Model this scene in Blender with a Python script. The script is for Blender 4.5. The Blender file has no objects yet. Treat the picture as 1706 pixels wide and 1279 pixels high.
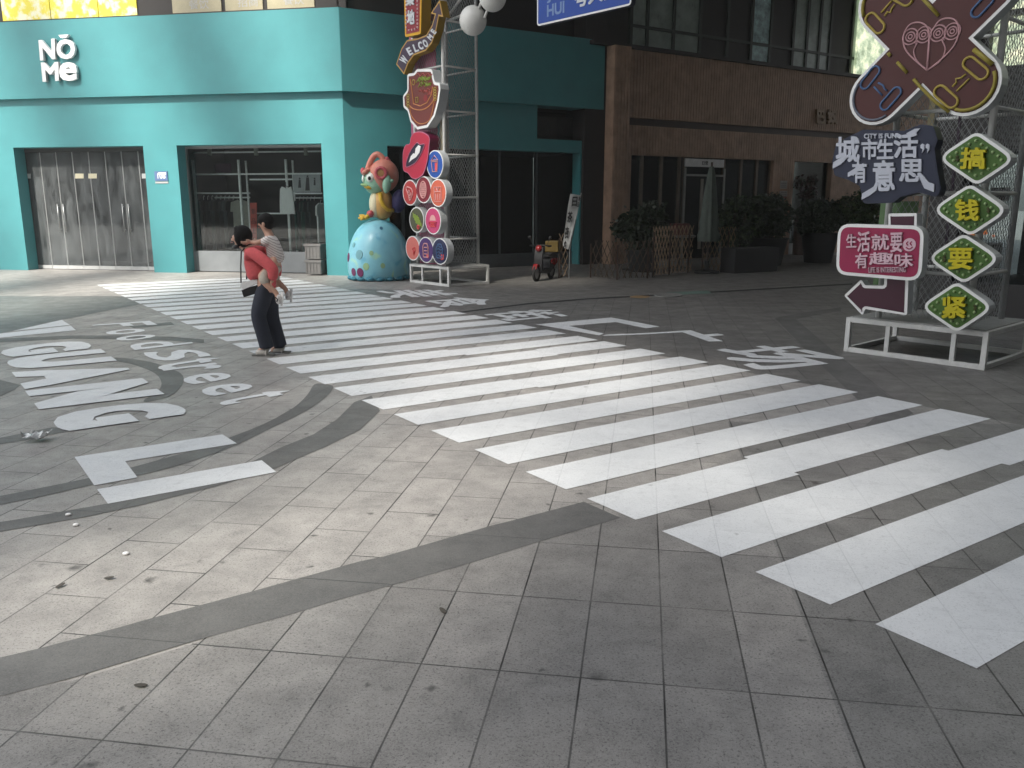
import bpy, bmesh, math, random
from mathutils import Vector as V, Matrix
from mathutils.geometry import tessellate_polygon
random.seed(7)
R = math.radians
SC = bpy.context.scene
COL = SC.collection

# ------------------------------------------------------------ camera, sky, sun
F_PX, TILT, EYE, CX, CY = 1380.0, R(12.4), 1.70, 853.0, 639.5
cam = bpy.data.cameras.new('camera'); camo = bpy.data.objects.new('camera', cam); COL.objects.link(camo)
cam.sensor_width = 36; cam.lens = F_PX / 1706 * 36; cam.clip_end = 500; cam.clip_start = .05
camo.location = (0, 0, EYE); camo.rotation_euler = (R(90) - TILT, 0, 0)
SC.camera = camo
SUN_EL, SUN_AZ = R(48), R(-148)      # azimuth of the sun measured from +Y towards +X
w = bpy.data.worlds.new('World'); SC.world = w; w.use_nodes = True
nt = w.node_tree; bg = nt.nodes['Background']
sky = nt.nodes.new('ShaderNodeTexSky'); sky.sky_type = 'NISHITA'; sky.sun_disc = False
sky.sun_elevation = SUN_EL; sky.sun_rotation = SUN_AZ; sky.air_density = 1.2; sky.dust_density = 2.5; sky.ozone_density = 1.0
hs = nt.nodes.new('ShaderNodeHueSaturation'); hs.inputs['Saturation'].default_value = .30; nt.links.new(sky.outputs[0], hs.inputs['Color']); nt.links.new(hs.outputs[0], bg.inputs[0]); bg.inputs[1].default_value = 0.13
sl = bpy.data.lights.new('sun', 'SUN'); sl.energy = 3.5; sl.angle = R(2.2); sl.color = (1, .95, .86)
so = bpy.data.objects.new('sun', sl); COL.objects.link(so)
SUN_DIR = V((math.sin(SUN_AZ) * math.cos(SUN_EL), math.cos(SUN_AZ) * math.cos(SUN_EL), math.sin(SUN_EL)))
so.rotation_euler = SUN_DIR.to_track_quat('Z', 'Y').to_euler()
so.location = SUN_DIR * 60
SC.view_settings.view_transform = 'Standard'; SC.view_settings.look = 'None'
SC.view_settings.exposure = 1.40; SC.view_settings.gamma = 1

# ------------------------------------------------------------ measuring helpers
def ray(x, y):
    u = (x - CX) / F_PX; v = (CY - y) / F_PX
    return V((u, math.cos(TILT) + v * math.sin(TILT), -math.sin(TILT) + v * math.cos(TILT)))
EYEV = V((0, 0, EYE))
def G(x, y, z=0.0):
    d = ray(x, y); return EYEV + d * ((z - EYE) / d.z)
UP = V((0, 0, 1))
class Fr:
    """a plane with u along a, v along b and w along its normal"""
    def __init__(s, o, a, b=UP, n=None):
        s.o = V(o); s.a = V(a).normalized(); s.b = V(b).normalized(); s.n = V(n) if n else s.a.cross(s.b)
    def P(s, u, v, w=0): return s.o + s.a * u + s.b * v + s.n * w
    def uv(s, x, y, w=0):
        d = ray(x, y); o = s.o + s.n * w
        p = EYEV + d * ((o - EYEV).dot(s.n) / d.dot(s.n)) - s.o
        return (p.dot(s.a), p.dot(s.b))
    def at(s, u, v, w=0): return Fr(s.P(u, v, w), s.a, s.b, s.n)
GR = Fr((0, 0, 0), (1, 0, 0), (0, 1, 0))

# ------------------------------------------------------------ mesh builder
class MB:
    def __init__(s): s.v = []; s.f = []; s.m = []
    def add(s, vs, fs, m=0):
        k = len(s.v); s.v += [tuple(p) for p in vs]
        for f in fs: s.f.append([i + k for i in f]); s.m.append(m)
        return s
    def box(s, fr, u0, u1, v0, v1, w0, w1, m=0):
        p = [fr.P(u, v, w_) for w_ in (w0, w1) for v in (v0, v1) for u in (u0, u1)]
        return s.add(p, [(0, 2, 3, 1), (4, 5, 7, 6), (0, 1, 5, 4), (2, 6, 7, 3), (0, 4, 6, 2), (1, 3, 7, 5)], m)
    def bar(s, p, q, t, t2=None, m=0, up=UP):
        p = V(p); q = V(q); d = (q - p); L = d.length
        if L < 1e-6: return s
        d.normalize()
        x = d.cross(up)
        if x.length < 1e-3: x = d.cross(V((1, 0, 0)))
        x.normalize(); y = x.cross(d)
        fr = Fr(p, x, y, d); t2 = t2 or t
        return s.box(fr, -t / 2, t / 2, -t2 / 2, t2 / 2, 0, L, m)
    def tube(s, pts, r, n=8, m=0, closed=False, cap=True):
        pts = [V(p) for p in pts]; N = len(pts)
        rs = r if isinstance(r, (list, tuple)) else [r] * N
        k = len(s.v); nx = None; vs = []
        for i, p in enumerate(pts):
            if closed: d = pts[(i + 1) % N] - pts[i - 1]
            else: d = pts[min(i + 1, N - 1)] - pts[max(i - 1, 0)]
            if d.length < 1e-9: d = V((0, 0, 1))
            d.normalize()
            if nx is None:
                nx = d.cross(UP if abs(d.z) < .9 else V((1, 0, 0)))
            nx = (nx - d * nx.dot(d))
            if nx.length < 1e-6: nx = d.cross(V((.3, 1, .2)))
            nx.normalize()
            ny = d.cross(nx)
            vs += [p + (nx * math.cos(6.28318 * j / n) + ny * math.sin(6.28318 * j / n)) * rs[i] for j in range(n)]
        fs = []
        for i in range(N if closed else N - 1):
            a = i * n; b = ((i + 1) % N) * n
            for j in range(n): fs.append((a + j, a + (j + 1) % n, b + (j + 1) % n, b + j))
        if not closed and cap:
            fs.append(tuple(range(n - 1, -1, -1))); fs.append(tuple(range((N - 1) * n, N * n)))
        return s.add(vs, fs, m)
    def prism(s, fr, pts, w0, w1, m=0, ms=None):
        n = len(pts)
        area = sum(pts[i - 1][0] * pts[i][1] - pts[i][0] * pts[i - 1][1] for i in range(n))
        if area < 0: pts = pts[::-1]
        tri = tessellate_polygon([[V((p[0], p[1], 0)) for p in pts]])
        lo = [fr.P(p[0], p[1], w0) for p in pts]; hi = [fr.P(p[0], p[1], w1) for p in pts]
        def okt(t):
            a, b, c = [pts[i] for i in t]
            return t if (b[0]-a[0])*(c[1]-a[1])-(b[1]-a[1])*(c[0]-a[0]) > 0 else t[::-1]
        tri = [okt(tuple(t)) for t in tri]
        s.add(hi, tri, m)
        if abs(w1 - w0) > 1e-6:
            s.add(lo, [t[::-1] for t in tri], m if ms is None else ms)
            s.add(lo + hi, [(i, (i + 1) % n, n + (i + 1) % n, n + i) for i in range(n)], m if ms is None else ms)
        return s
    def lathe(s, c, prof, n=24, m=0, ax=None):
        """prof: (radius, height) pairs round the axis ax"""
        fr = Fr(c, *(ax or (V((1, 0, 0)), V((0, 1, 0)), V((0, 0, 1)))))
        vs = []; fs = []
        for (r, h) in prof:
            vs += [fr.P(r * math.cos(6.28318 * j / n), r * math.sin(6.28318 * j / n), h) for j in range(n)]
        for i in range(len(prof) - 1):
            for j in range(n): fs.append((i * n + j, i * n + (j + 1) % n, (i + 1) * n + (j + 1) % n, (i + 1) * n + j))
        fs.append(tuple(range(n - 1, -1, -1))); fs.append(tuple(range((len(prof) - 1) * n, len(prof) * n)))
        return s.add(vs, fs, m)
    def ball(s, c, r, n=20, k=12, m=0, rot=None, z0=-1.0):
        c = V(c); r = V(r) if isinstance(r, (tuple, list, V)) else V((r, r, r))
        M = rot.to_3x3() if rot else Matrix.Identity(3)
        vs = []; fs = []
        t0 = math.asin(max(-1, z0))
        for i in range(k + 1):
            t = t0 + (math.pi / 2 - t0) * i / k
            for j in range(n):
                p = V((math.cos(t) * math.cos(6.28318 * j / n) * r.x, math.cos(t) * math.sin(6.28318 * j / n) * r.y, math.sin(t) * r.z))
                vs.append(c + M @ p)
        for i in range(k):
            for j in range(n): fs.append((i * n + j, i * n + (j + 1) % n, (i + 1) * n + (j + 1) % n, (i + 1) * n + j))
        fs.append(tuple(range(n - 1, -1, -1)))
        return s.add(vs, fs, m)
    def build(s, name, mats, parent=None, smooth=False, bevel=0, auto=None):
        me = bpy.data.meshes.new(name); me.from_pydata(s.v, [], s.f)
        if not isinstance(mats, (list, tuple)): mats = [mats]
        for m in mats: me.materials.append(m)
        me.polygons.foreach_set('material_index', s.m)
        if smooth: me.polygons.foreach_set('use_smooth', [True] * len(s.f))
        me.update()
        if auto or smooth:
            b = bmesh.new(); b.from_mesh(me); bmesh.ops.remove_doubles(b, verts=b.verts, dist=1e-5)
            b.to_mesh(me); b.free()
            if auto: me.set_sharp_from_angle(angle=R(auto))
        o = bpy.data.objects.new(name, me); COL.objects.link(o)
        if bevel:
            md = o.modifiers.new('bevel', 'BEVEL'); md.width = bevel; md.segments = 2; md.limit_method = 'ANGLE'; md.angle_limit = R(40)
        if parent: setp(o, parent)
        return o
def setp(o, parent):
    o.parent = parent
    M = Matrix.Translation(parent.location)
    if parent.parent: M = Matrix.Translation(parent.location)
    o.matrix_parent_inverse = M.inverted() if parent.type == 'EMPTY' else Matrix.Identity(4)
def thing(name, label, cat, loc, group=None):
    o = bpy.data.objects.new(name, None); COL.objects.link(o); o.location = loc; o.empty_display_size = .2
    return tag(o, label, cat, group)
def tag(o, label, cat, group=None):
    o['label'] = label; o['category'] = cat
    if group: o['group'] = group
    return o
def struct(o): o['kind'] = 'structure'; return o

# ------------------------------------------------------------ outlines and lettering
def rnd(pts, r, n=5):
    out = []; N = len(pts)
    rr = r if isinstance(r, (list, tuple)) else [r] * N
    for i in range(N):
        p = V((*pts[i], 0)); a = V((*pts[i - 1], 0)) - p; b = V((*pts[(i + 1) % N], 0)) - p
        la, lb = a.length, b.length; a.normalize(); b.normalize()
        d = min(rr[i] / max(.2, math.tan(a.angle(b) / 2)), la * .48, lb * .48) if rr[i] > 0 else 0
        if d < 1e-5: out.append((p.x, p.y)); continue
        A = p + a * d; B = p + b * d
        for k in range(n + 1):
            t = k / n; q = A * (1 - t) ** 2 + p * 2 * t * (1 - t) + B * t * t
            out.append((q.x, q.y))
    return out
def smooth(pts, n=6, closed=True):
    out = []; N = len(pts)
    for i in range(N if closed else N - 1):
        if closed: p0, p1, p2, p3 = [V((*pts[(i + k) % N], 0)) for k in (-1, 0, 1, 2)]
        else: p0, p1, p2, p3 = [V((*pts[min(max(i + k, 0), N - 1)], 0)) for k in (-1, 0, 1, 2)]
        for k in range(n):
            t = k / n
            q = .5 * ((2 * p1) + (p2 - p0) * t + (2 * p0 - 5 * p1 + 4 * p2 - p3) * t * t + (3 * p1 - p0 - 3 * p2 + p3) * t ** 3)
            out.append((q.x, q.y))
    if not closed: out.append(tuple(pts[-1]))
    return out
def inset(pts, d):
    n = len(pts)
    if sum(pts[i - 1][0] * pts[i][1] - pts[i][0] * pts[i - 1][1] for i in range(n)) < 0: pts = pts[::-1]
    out = []
    for i in range(n):
        a = V((*pts[i - 1], 0)); p = V((*pts[i], 0)); b = V((*pts[(i + 1) % n], 0))
        e1 = (p - a); e2 = (b - p)
        if e1.length < 1e-9 or e2.length < 1e-9: e1 = e2 = (b - a)
        e1.normalize(); e2.normalize()
        n1 = V((-e1.y, e1.x, 0)); n2 = V((-e2.y, e2.x, 0)); m = n1 + n2
        if m.length < 1e-6: m = n1.copy()
        m.normalize(); k = d / max(.45, m.dot(n1))
        out.append((p.x + m.x * k, p.y + m.y * k))
    return out
def circ(c, r, n=32, ry=None): return [(c[0] + r * math.cos(6.28318 * i / n), c[1] + (ry or r) * math.sin(6.28318 * i / n)) for i in range(n)]
_gl = {}
def glyph(s, bold):
    k = (s, bold)
    if k in _gl: return _gl[k]
    c = bpy.data.curves.new('lettering', 'FONT'); c.body = s; c.offset = bold; c.resolution_u = 3
    o = bpy.data.objects.new('lettering', c); COL.objects.link(o)
    dg = bpy.context.evaluated_depsgraph_get(); dg.update()
    me = bpy.data.meshes.new_from_object(o.evaluated_get(dg))
    b = bmesh.new(); b.from_mesh(me); bmesh.ops.remove_doubles(b, verts=b.verts, dist=1e-5)
    vs = [(v.co.x, v.co.y) for v in b.verts]; b.verts.index_update()
    fs = []; be = []
    for f in b.faces:
        idx = [v.index for v in f.verts]
        if f.normal.z < 0: idx = idx[::-1]
        fs.append(idx)
    for e in b.edges:
        if len(e.link_faces) == 1: be.append((e.verts[0].index, e.verts[1].index))
    b.free(); bpy.data.objects.remove(o); bpy.data.curves.remove(c); bpy.data.meshes.remove(me)
    x0 = min(v[0] for v in vs); x1 = max(v[0] for v in vs); y0 = min(v[1] for v in vs); y1 = max(v[1] for v in vs)
    vs = [((v[0] - x0) / (x1 - x0), (v[1] - y0) / (y1 - y0)) for v in vs]
    _gl[k] = (vs, fs, be, (x1 - x0, y1 - y0)); return _gl[k]
def put(mb, s, fn, w0, w1, bold=0.02, m=0):
    """lettering from x 0..1, y 0..1; heavy weights come from layers shifted by the stroke gain"""
    vs, fs, be, (W, H) = glyph(s, 0.0)
    if bold > .05: sh = [(i / 2, j / 2) for i in range(-2, 3) for j in range(-2, 3)]
    elif bold > .006: sh = [(i, j) for i in (-1, 0, 1) for j in (-1, 0, 1)]
    else: sh = [(0, 0)]
    gx, gy = bold / W, bold / H; n = len(vs)
    for i, (dx, dy) in enumerate(sh):
        T_ = lambda x, y: ((x * W + bold + dx * bold) / (W + 2 * bold), (y * H + bold + dy * bold) / (H + 2 * bold))
        pv = [T_(x, y) for x, y in vs]; top = w1 + .00018 * i
        hi = [fn(x, y, top) for x, y in pv]
        mb.add(hi, fs, m)
        if w1 - w0 > 1e-5:
            lo = [fn(x, y, w0) for x, y in pv]
            mb.add(lo + hi, [(a, b, n + b, n + a) for a, b in be], m)
    return mb
def rectf(fr, u0, u1, v0, v1): return lambda x, y, w: fr.P(u0 + x * (u1 - u0), v0 + y * (v1 - v0), w)
def quadf(fr, bl, br, tr, tl, px=True, w_=0):
    q = [fr.uv(*p, w_) for p in (bl, br, tr, tl)] if px else [bl, br, tr, tl]
    def fn(x, y, w):
        k = [(1 - x) * (1 - y), x * (1 - y), x * y, (1 - x) * y]
        return fr.P(sum(k[i] * q[i][0] for i in range(4)), sum(k[i] * q[i][1] for i in range(4)), w)
    return fn
def crop(x0, y0, s): return lambda x, y: (x0 + x / s, y0 + y / s)
def pxs(fr, pts, c=None, w=0): return [fr.uv(*(c(*p) if c else p), w) for p in pts]

# ------------------------------------------------------------ materials
def lin(c): return tuple(((x / 255) / 12.92 if x / 255 < .04045 else ((x / 255 + .055) / 1.055) ** 2.4) for x in c)
def M(name, col, rough=.5, var=.12, scale=6.0, metal=0.0, bump=0.0, spec=.5, dirt=0.0, coat=0.0):
    m = bpy.data.materials.new(name); m.use_nodes = True; t = m.node_tree; b = t.nodes['Principled BSDF']
    g = t.nodes.new('ShaderNodeNewGeometry'); n = t.nodes.new('ShaderNodeTexNoise'); n.inputs['Scale'].default_value = scale
    n.inputs['Detail'].default_value = 5; n.inputs['Roughness'].default_value = .62
    t.links.new(g.outputs['Position'], n.inputs['Vector'])
    mx = t.nodes.new('ShaderNodeMix'); mx.data_type = 'RGBA'
    mx.inputs[6].default_value = (*[c * (1 - var) for c in col], 1); mx.inputs[7].default_value = (*[min(1, c * (1 + var)) for c in col], 1)
    mr = t.nodes.new('ShaderNodeMapRange'); mr.inputs[1].default_value = .3; mr.inputs[2].default_value = .7
    t.links.new(n.outputs[0], mr.inputs[0]); t.links.new(mr.outputs[0], mx.inputs[0])
    out = mx.outputs[2]
    if dirt:
        n2 = t.nodes.new('ShaderNodeTexNoise'); n2.inputs['Scale'].default_value = scale * .45; n2.inputs['Detail'].default_value = 8
        n2.inputs['Roughness'].default_value = .7
        t.links.new(g.outputs['Position'], n2.inputs['Vector'])
        m2 = t.nodes.new('ShaderNodeMapRange'); m2.inputs[1].default_value = .52; m2.inputs[2].default_value = .75; m2.inputs[4].default_value = dirt
        t.links.new(n2.outputs[0], m2.inputs[0])
        d = t.nodes.new('ShaderNodeMix'); d.data_type = 'RGBA'; t.links.new(m2.outputs[0], d.inputs[0]); t.links.new(out, d.inputs[6])
        d.inputs[7].default_value = (.09, .08, .065, 1); out = d.outputs[2]
    t.links.new(out, b.inputs['Base Color'])
    r = t.nodes.new('ShaderNodeMapRange'); r.inputs[3].default_value = max(.03, rough - .08); r.inputs[4].default_value = min(1, rough + .08)
    t.links.new(n.outputs[0], r.inputs[0]); t.links.new(r.outputs[0], b.inputs['Roughness'])
    b.inputs['Metallic'].default_value = metal; b.inputs['Specular IOR Level'].default_value = spec
    if coat: b.inputs['Coat Weight'].default_value = coat; b.inputs['Coat Roughness'].default_value = .1
    if bump:
        bp = t.nodes.new('ShaderNodeBump'); bp.inputs['Strength'].default_value = bump; bp.inputs['Distance'].default_value = .01
        n3 = t.nodes.new('ShaderNodeTexNoise'); n3.inputs['Scale'].default_value = scale * 6; n3.inputs['Detail'].default_value = 4
        t.links.new(g.outputs['Position'], n3.inputs['Vector']); t.links.new(n3.outputs[0], bp.inputs['Height']); t.links.new(bp.outputs[0], b.inputs['Normal'])
    return m
def glass(name, tint=(.8, .9, .9), refl=.14, dust=0.0, rough=.03, ior=1.5):
    m = bpy.data.materials.new(name); m.use_nodes = True; t = m.node_tree; t.nodes.remove(t.nodes['Principled BSDF'])
    o = t.nodes['Material Output']
    tr = t.nodes.new('ShaderNodeBsdfTransparent'); tr.inputs[0].default_value = (*tint, 1)
    gl = t.nodes.new('ShaderNodeBsdfGlossy'); gl.inputs['Roughness'].default_value = rough
    f = t.nodes.new('ShaderNodeFresnel'); f.inputs[0].default_value = ior
    a = t.nodes.new('ShaderNodeMath'); a.operation = 'ADD'; a.use_clamp = True; t.links.new(f.outputs[0], a.inputs[0]); a.inputs[1].default_value = refl - .04
    mx = t.nodes.new('ShaderNodeMixShader'); t.links.new(a.outputs[0], mx.inputs[0]); t.links.new(tr.outputs[0], mx.inputs[1]); t.links.new(gl.outputs[0], mx.inputs[2])
    last = mx.outputs[0]
    if dust:
        g = t.nodes.new('ShaderNodeNewGeometry'); mp = t.nodes.new('ShaderNodeMapping'); mp.inputs['Scale'].default_value = (3.2, 3.2, .9)
        t.links.new(g.outputs['Position'], mp.inputs[0])
        n = t.nodes.new('ShaderNodeTexNoise'); n.inputs['Scale'].default_value = 1.3; n.inputs['Detail'].default_value = 7; n.inputs['Roughness'].default_value = .65
        n.inputs['Distortion'].default_value = .7
        t.links.new(mp.outputs[0], n.inputs['Vector'])
        mr = t.nodes.new('ShaderNodeMapRange'); mr.inputs[1].default_value = .35; mr.inputs[2].default_value = .8; mr.inputs[3].default_value = dust * .18; mr.inputs[4].default_value = dust
        t.links.new(n.outputs[0], mr.inputs[0])
        df = t.nodes.new('ShaderNodeBsdfDiffuse'); df.inputs[0].default_value = (.42, .45, .46, 1)
        m2 = t.nodes.new('ShaderNodeMixShader'); t.links.new(mr.outputs[0], m2.inputs[0]); t.links.new(last, m2.inputs[1]); t.links.new(df.outputs[0], m2.inputs[2]); last = m2.outputs[0]
    t.links.new(last, o.inputs[0]); return m
SLAB_ANG = R(-8.9)
def paving(name, cols, w_, h_, offset, rough=.42, rot=SLAB_ANG, origin=(.547, 2.681), joint=(.022, .021, .02), mort=.004, spots=1.0, kg=1.0, spec=.5):
    """stone slabs: long joints run across the rows"""
    m = bpy.data.materials.new(name); m.use_nodes = True; t = m.node_tree; b = t.nodes['Principled BSDF']; L = t.links.new
    g = t.nodes.new('ShaderNodeNewGeometry')
    mp = t.nodes.new('ShaderNodeMapping'); mp.vector_type = 'TEXTURE'
    mp.inputs['Location'].default_value = (*origin, 0); mp.inputs['Rotation'].default_value = (0, 0, rot + R(90))
    L(g.outputs['Position'], mp.inputs[0])
    br = t.nodes.new('ShaderNodeTexBrick'); br.offset = offset; br.offset_frequency = 2; br.squash = 1
    br.inputs['Color1'].default_value = (0, 0, 0, 1); br.inputs['Color2'].default_value = (1, 1, 1, 1); br.inputs['Mortar'].default_value = (.5, .5, .5, 1)
    br.inputs['Scale'].default_value = 1; br.inputs['Mortar Size'].default_value = mort; br.inputs['Mortar Smooth'].default_value = .25
    br.inputs['Brick Width'].default_value = w_; br.inputs['Row Height'].default_value = h_; br.inputs['Bias'].default_value = 0
    L(mp.outputs[0], br.inputs['Vector'])
    def noise(sc, det=6, ro=.6, dist=0):
        n = t.nodes.new('ShaderNodeTexNoise'); n.inputs['Scale'].default_value = sc; n.inputs['Detail'].default_value = det; n.inputs['Roughness'].default_value = ro
        n.inputs['Distortion'].default_value = dist; L(g.outputs['Position'], n.inputs['Vector']); return n
    def rng(src, a, b_, c=0., d=1.):
        r = t.nodes.new('ShaderNodeMapRange'); r.inputs[1].default_value = a; r.inputs[2].default_value = b_; r.inputs[3].default_value = c; r.inputs[4].default_value = d
        L(src, r.inputs[0]); return r.outputs[0]
    def mixc(f, a, b_, mode='MIX'):
        x = t.nodes.new('ShaderNodeMix'); x.data_type = 'RGBA'; x.blend_type = mode
        (L(f, x.inputs[0]) if hasattr(f, 'links') else setattr(x.inputs[0], 'default_value', f))
        (L(a, x.inputs[6]) if hasattr(a, 'links') else setattr(x.inputs[6], 'default_value', (*a, 1)))
        (L(b_, x.inputs[7]) if hasattr(b_, 'links') else setattr(x.inputs[7], 'default_value', (*b_, 1)))
        return x.outputs[2]
    c = mixc(br.outputs['Color'], cols[0], cols[1])
    big = noise(.55, 5, .6, .4); c = mixc(rng(big.outputs[0], .35, .65, 0, .55), c, cols[2])
    mid = noise(3.2, 9, .72, .3); c = mixc(rng(mid.outputs[0], .3, .72), mixc(.40 * kg, c, (0.02, .02, .02)), mixc(.14 * kg, c, (.6, .58, .55)))
    grime = noise(7.5, 8, .7); c = mixc(rng(grime.outputs[0], .52, .76, 0, .5 * kg), c, (.055, .053, .05))
    fine = noise(160, 3, .8); c = mixc(rng(fine.outputs[0], .3, .7, 0, .5 * kg), c, mixc(.6, c, (.45, .44, .42)), 'MIX')
    fine2 = noise(95, 2, .8); c = mixc(rng(fine2.outputs[0], .54, .70, 0, .62 * kg), c, (.035, .034, .034))
    if spots:
        for sc, th in ((2.1, .085), (3.4, .10), (5.5, .12)):
            vo = t.nodes.new('ShaderNodeTexVoronoi'); vo.inputs['Scale'].default_value = sc; vo.inputs['Randomness'].default_value = 1
            wob = noise(14, 3, .6); 
            ad = t.nodes.new('ShaderNodeVectorMath'); ad.operation = 'MULTIPLY_ADD'; L(wob.outputs[1], ad.inputs[0]); ad.inputs[1].default_value = (.09, .09, 0); L(g.outputs['Position'], ad.inputs[2])
            fl = t.nodes.new('ShaderNodeVectorMath'); fl.operation = 'MULTIPLY'; fl.inputs[1].default_value = (1, 1, 0); L(ad.outputs[0], fl.inputs[0])
            L(fl.outputs[0], vo.inputs['Vector'])
            sp = t.nodes.new('ShaderNodeSeparateColor'); L(vo.outputs['Color'], sp.inputs[0])
            pick = rng(sp.outputs[0], .38, .42); size = rng(sp.outputs[1], 0, 1, .35, 1)
            dv = t.nodes.new('ShaderNodeMath'); dv.operation = 'DIVIDE'; L(vo.outputs['Distance'], dv.inputs[0]); L(size, dv.inputs[1])
            ins = rng(dv.outputs[0], th * 1.25, th * .3, 0, .8 * min(1, spots))
            ml = t.nodes.new('ShaderNodeMath'); ml.operation = 'MULTIPLY'; L(ins, ml.inputs[0]); L(pick, ml.inputs[1])
            c = mixc(ml.outputs[0], c, (.035, .034, .032))
    jn = noise(2.2, 4); jf = t.nodes.new('ShaderNodeMath'); jf.operation = 'MULTIPLY'; L(br.outputs['Fac'], jf.inputs[0]); L(rng(jn.outputs[0], .32, .62, .35, 1), jf.inputs[1])
    c = mixc(jf.outputs[0], c, joint)
    L(c, b.inputs['Base Color'])
    L(rng(mid.outputs[0], .25, .75, rough + .12, rough - .08), b.inputs['Roughness'])
    bp = t.nodes.new('ShaderNodeBump'); bp.inputs['Strength'].default_value = .5; bp.inputs['Distance'].default_value = .004
    hh = t.nodes.new('ShaderNodeMath'); hh.operation = 'MULTIPLY_ADD'; L(fine.outputs[0], hh.inputs[0]); hh.inputs[1].default_value = .18
    inv = t.nodes.new('ShaderNodeMath'); inv.operation = 'SUBTRACT'; inv.inputs[0].default_value = 1; L(br.outputs['Fac'], inv.inputs[1]); L(inv.outputs[0], hh.inputs[2])
    L(hh.outputs[0], bp.inputs['Height']); L(bp.outputs[0], b.inputs['Normal'])
    b.inputs['Specular IOR Level'].default_value = spec
    return m
# ------------------------------------------------------------ palette
m_teal = M('teal_paint', (.062, .268, .288), .5, .07, 1.3, bump=.04, dirt=.10)
m_dark = M('dark_cladding', (.02, .017, .016), .6, .2, 2)
m_black = M('black_plastic', (.012, .012, .013), .45, .2, 8)
m_room = M('room_plaster', (.06, .065, .065), .8, .15, 1.5)
m_steel = M('brushed_steel', (.42, .43, .43), .35, .1, 12, metal=.8)
m_white = M('white_metal_paint', (.66, .66, .64), .45, .08, 9, dirt=.28)
m_ltgrey = M('light_grey_paint', (.42, .43, .43), .5, .08, 6, dirt=.15)
m_signw = M('white_acrylic', (.80, .80, .79), .35, .04, 5, dirt=.07)
m_side = M('sign_return_grey', (.52, .54, .55), .45, .06, 5, dirt=.15)
m_wood = M('brown_timber', (.38, .252, .178), .6, .25, 3, bump=.15)
m_woodd = M('dark_timber', (.05, .03, .021), .6, .25, 3)
m_lath = M('bare_lath', (.26, .18, .115), .7, .25, 9)
m_leaf = M('dark_leaves', (.015, .028, .011), .5, .5, 2.5)
m_leaf2 = M('green_leaves', (.035, .06, .016), .5, .5, 2.5)
m_pot = M('dark_planter', (.022, .022, .023), .6, .3, 4)
m_glass = glass('shop_glass', (.93, .97, .97), .03)
m_gdust = glass('dusty_glass', (.5, .55, .57), .045, dust=.34)
m_gdark = glass('dark_glass', (.5, .55, .55), .03, dust=.02, ior=1.28)

# ------------------------------------------------------------ ground
SL = [(.165, .154, .146), (.315, .297, .28), (.122, .115, .11)]
m_pave = paving('granite_slabs', SL, .6, .3, 0.0, kg=1.2)
m_pave2 = paving('granite_slabs_staggered', [(.315, .293, .272), (.45, .419, .388), (.26, .244, .23)], .6, .3, .5, .5, kg=1.15)
m_band = paving('dark_granite', [(.07, .07, .068), (.095, .095, .092), (.055, .055, .054)], 0.62, 3.0, 0.0, .55, spots=.4, kg=.6, joint=(.03, .03, .03), mort=.003)
m_shade_sheet = paving('painted_shade_paving', [(.085, .1, .098), (.1, .115, .11), (.07, .08, .08)], 3, 3, .5, .5, spots=.3, mort=.001)
m_paint = paving('road_marking_paint', [(.73, .745, .755), (.765, .78, .79), (.70, .715, .72)], .6, .3, .5, .5, joint=(.55, .56, .57), mort=.0025, spots=.45, kg=.36, spec=.35)
m_walk = paving('brick_pavement', [(.11, .102, .094), (.16, .148, .136), (.09, .084, .078)], .4, .2, .5, .5, rot=R(33), mort=.004, spots=.5)
ZB, ZM = .0026, .0042
g = MB().add([(-160, -160, 0), (160, -160, 0), (160, 160, 0), (-160, 160, 0)], [(0, 1, 2, 3)])
struct(g.build('ground', m_pave2))
def gp(pts, c=None): return [tuple(G(*(c(*p) if c else p)).xy) for p in pts]
c1, c2, c3 = crop(0, 440, 2.78), crop(560, 440, 2.78), crop(1106, 440, 2.78)
c4, c5, c6 = crop(0, 820, 2.787), crop(560, 820, 2.787), crop(1106, 820, 2.787)
c7 = crop(600, 450, 1.984); c8 = crop(0, 500, 4.921)
# near field: slabs with aligned joints, on the near side of the large dark ring
near = gp([(0, 1145), c4(330, 880), c4(910, 700), c4(1672, 400), c5(930, 145), (1025, 862), (1330, 700), (1480, 640)]) + [(7, 6.5), (12, 5), (12, -8), (-6, -8), (-5, 1.2)]
struct(MB().prism(GR, near, .0012, .0012).build('slab_apron', m_pave))
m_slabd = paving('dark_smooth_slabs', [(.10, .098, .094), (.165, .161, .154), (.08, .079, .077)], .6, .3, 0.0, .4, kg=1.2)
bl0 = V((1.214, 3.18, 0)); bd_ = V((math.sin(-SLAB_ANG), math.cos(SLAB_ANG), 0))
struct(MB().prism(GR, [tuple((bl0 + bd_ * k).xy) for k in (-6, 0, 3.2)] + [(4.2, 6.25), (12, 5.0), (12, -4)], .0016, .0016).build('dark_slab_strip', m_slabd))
bm_ = MB()
def band(pts, c): bm_.prism(GR, gp(pts, c), ZB, ZB)
up3 = [(-600, 1335 - 350), (0, 770), (190, 725), (550, 630), (710, 585), (1160, 465), (1672, 322)]
big = [c4(*p) for p in [(-500, 895), (0, 770), (190, 725), (550, 630), (710, 585), (1160, 465), (1672, 322)]] + [c5(*p) for p in [(220, 300), (690, 165), (950, 98), (1150, 45), (1240, 85), (1320, 120), (930, 235), (640, 325), (380, 400), (0, 505)]] + [c4(*p) for p in [(1330, 575), (910, 690), (630, 775), (330, 865), (0, 950), (-500, 1080)]]
bm_.prism(GR, gp(big), ZB, ZB)
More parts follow.
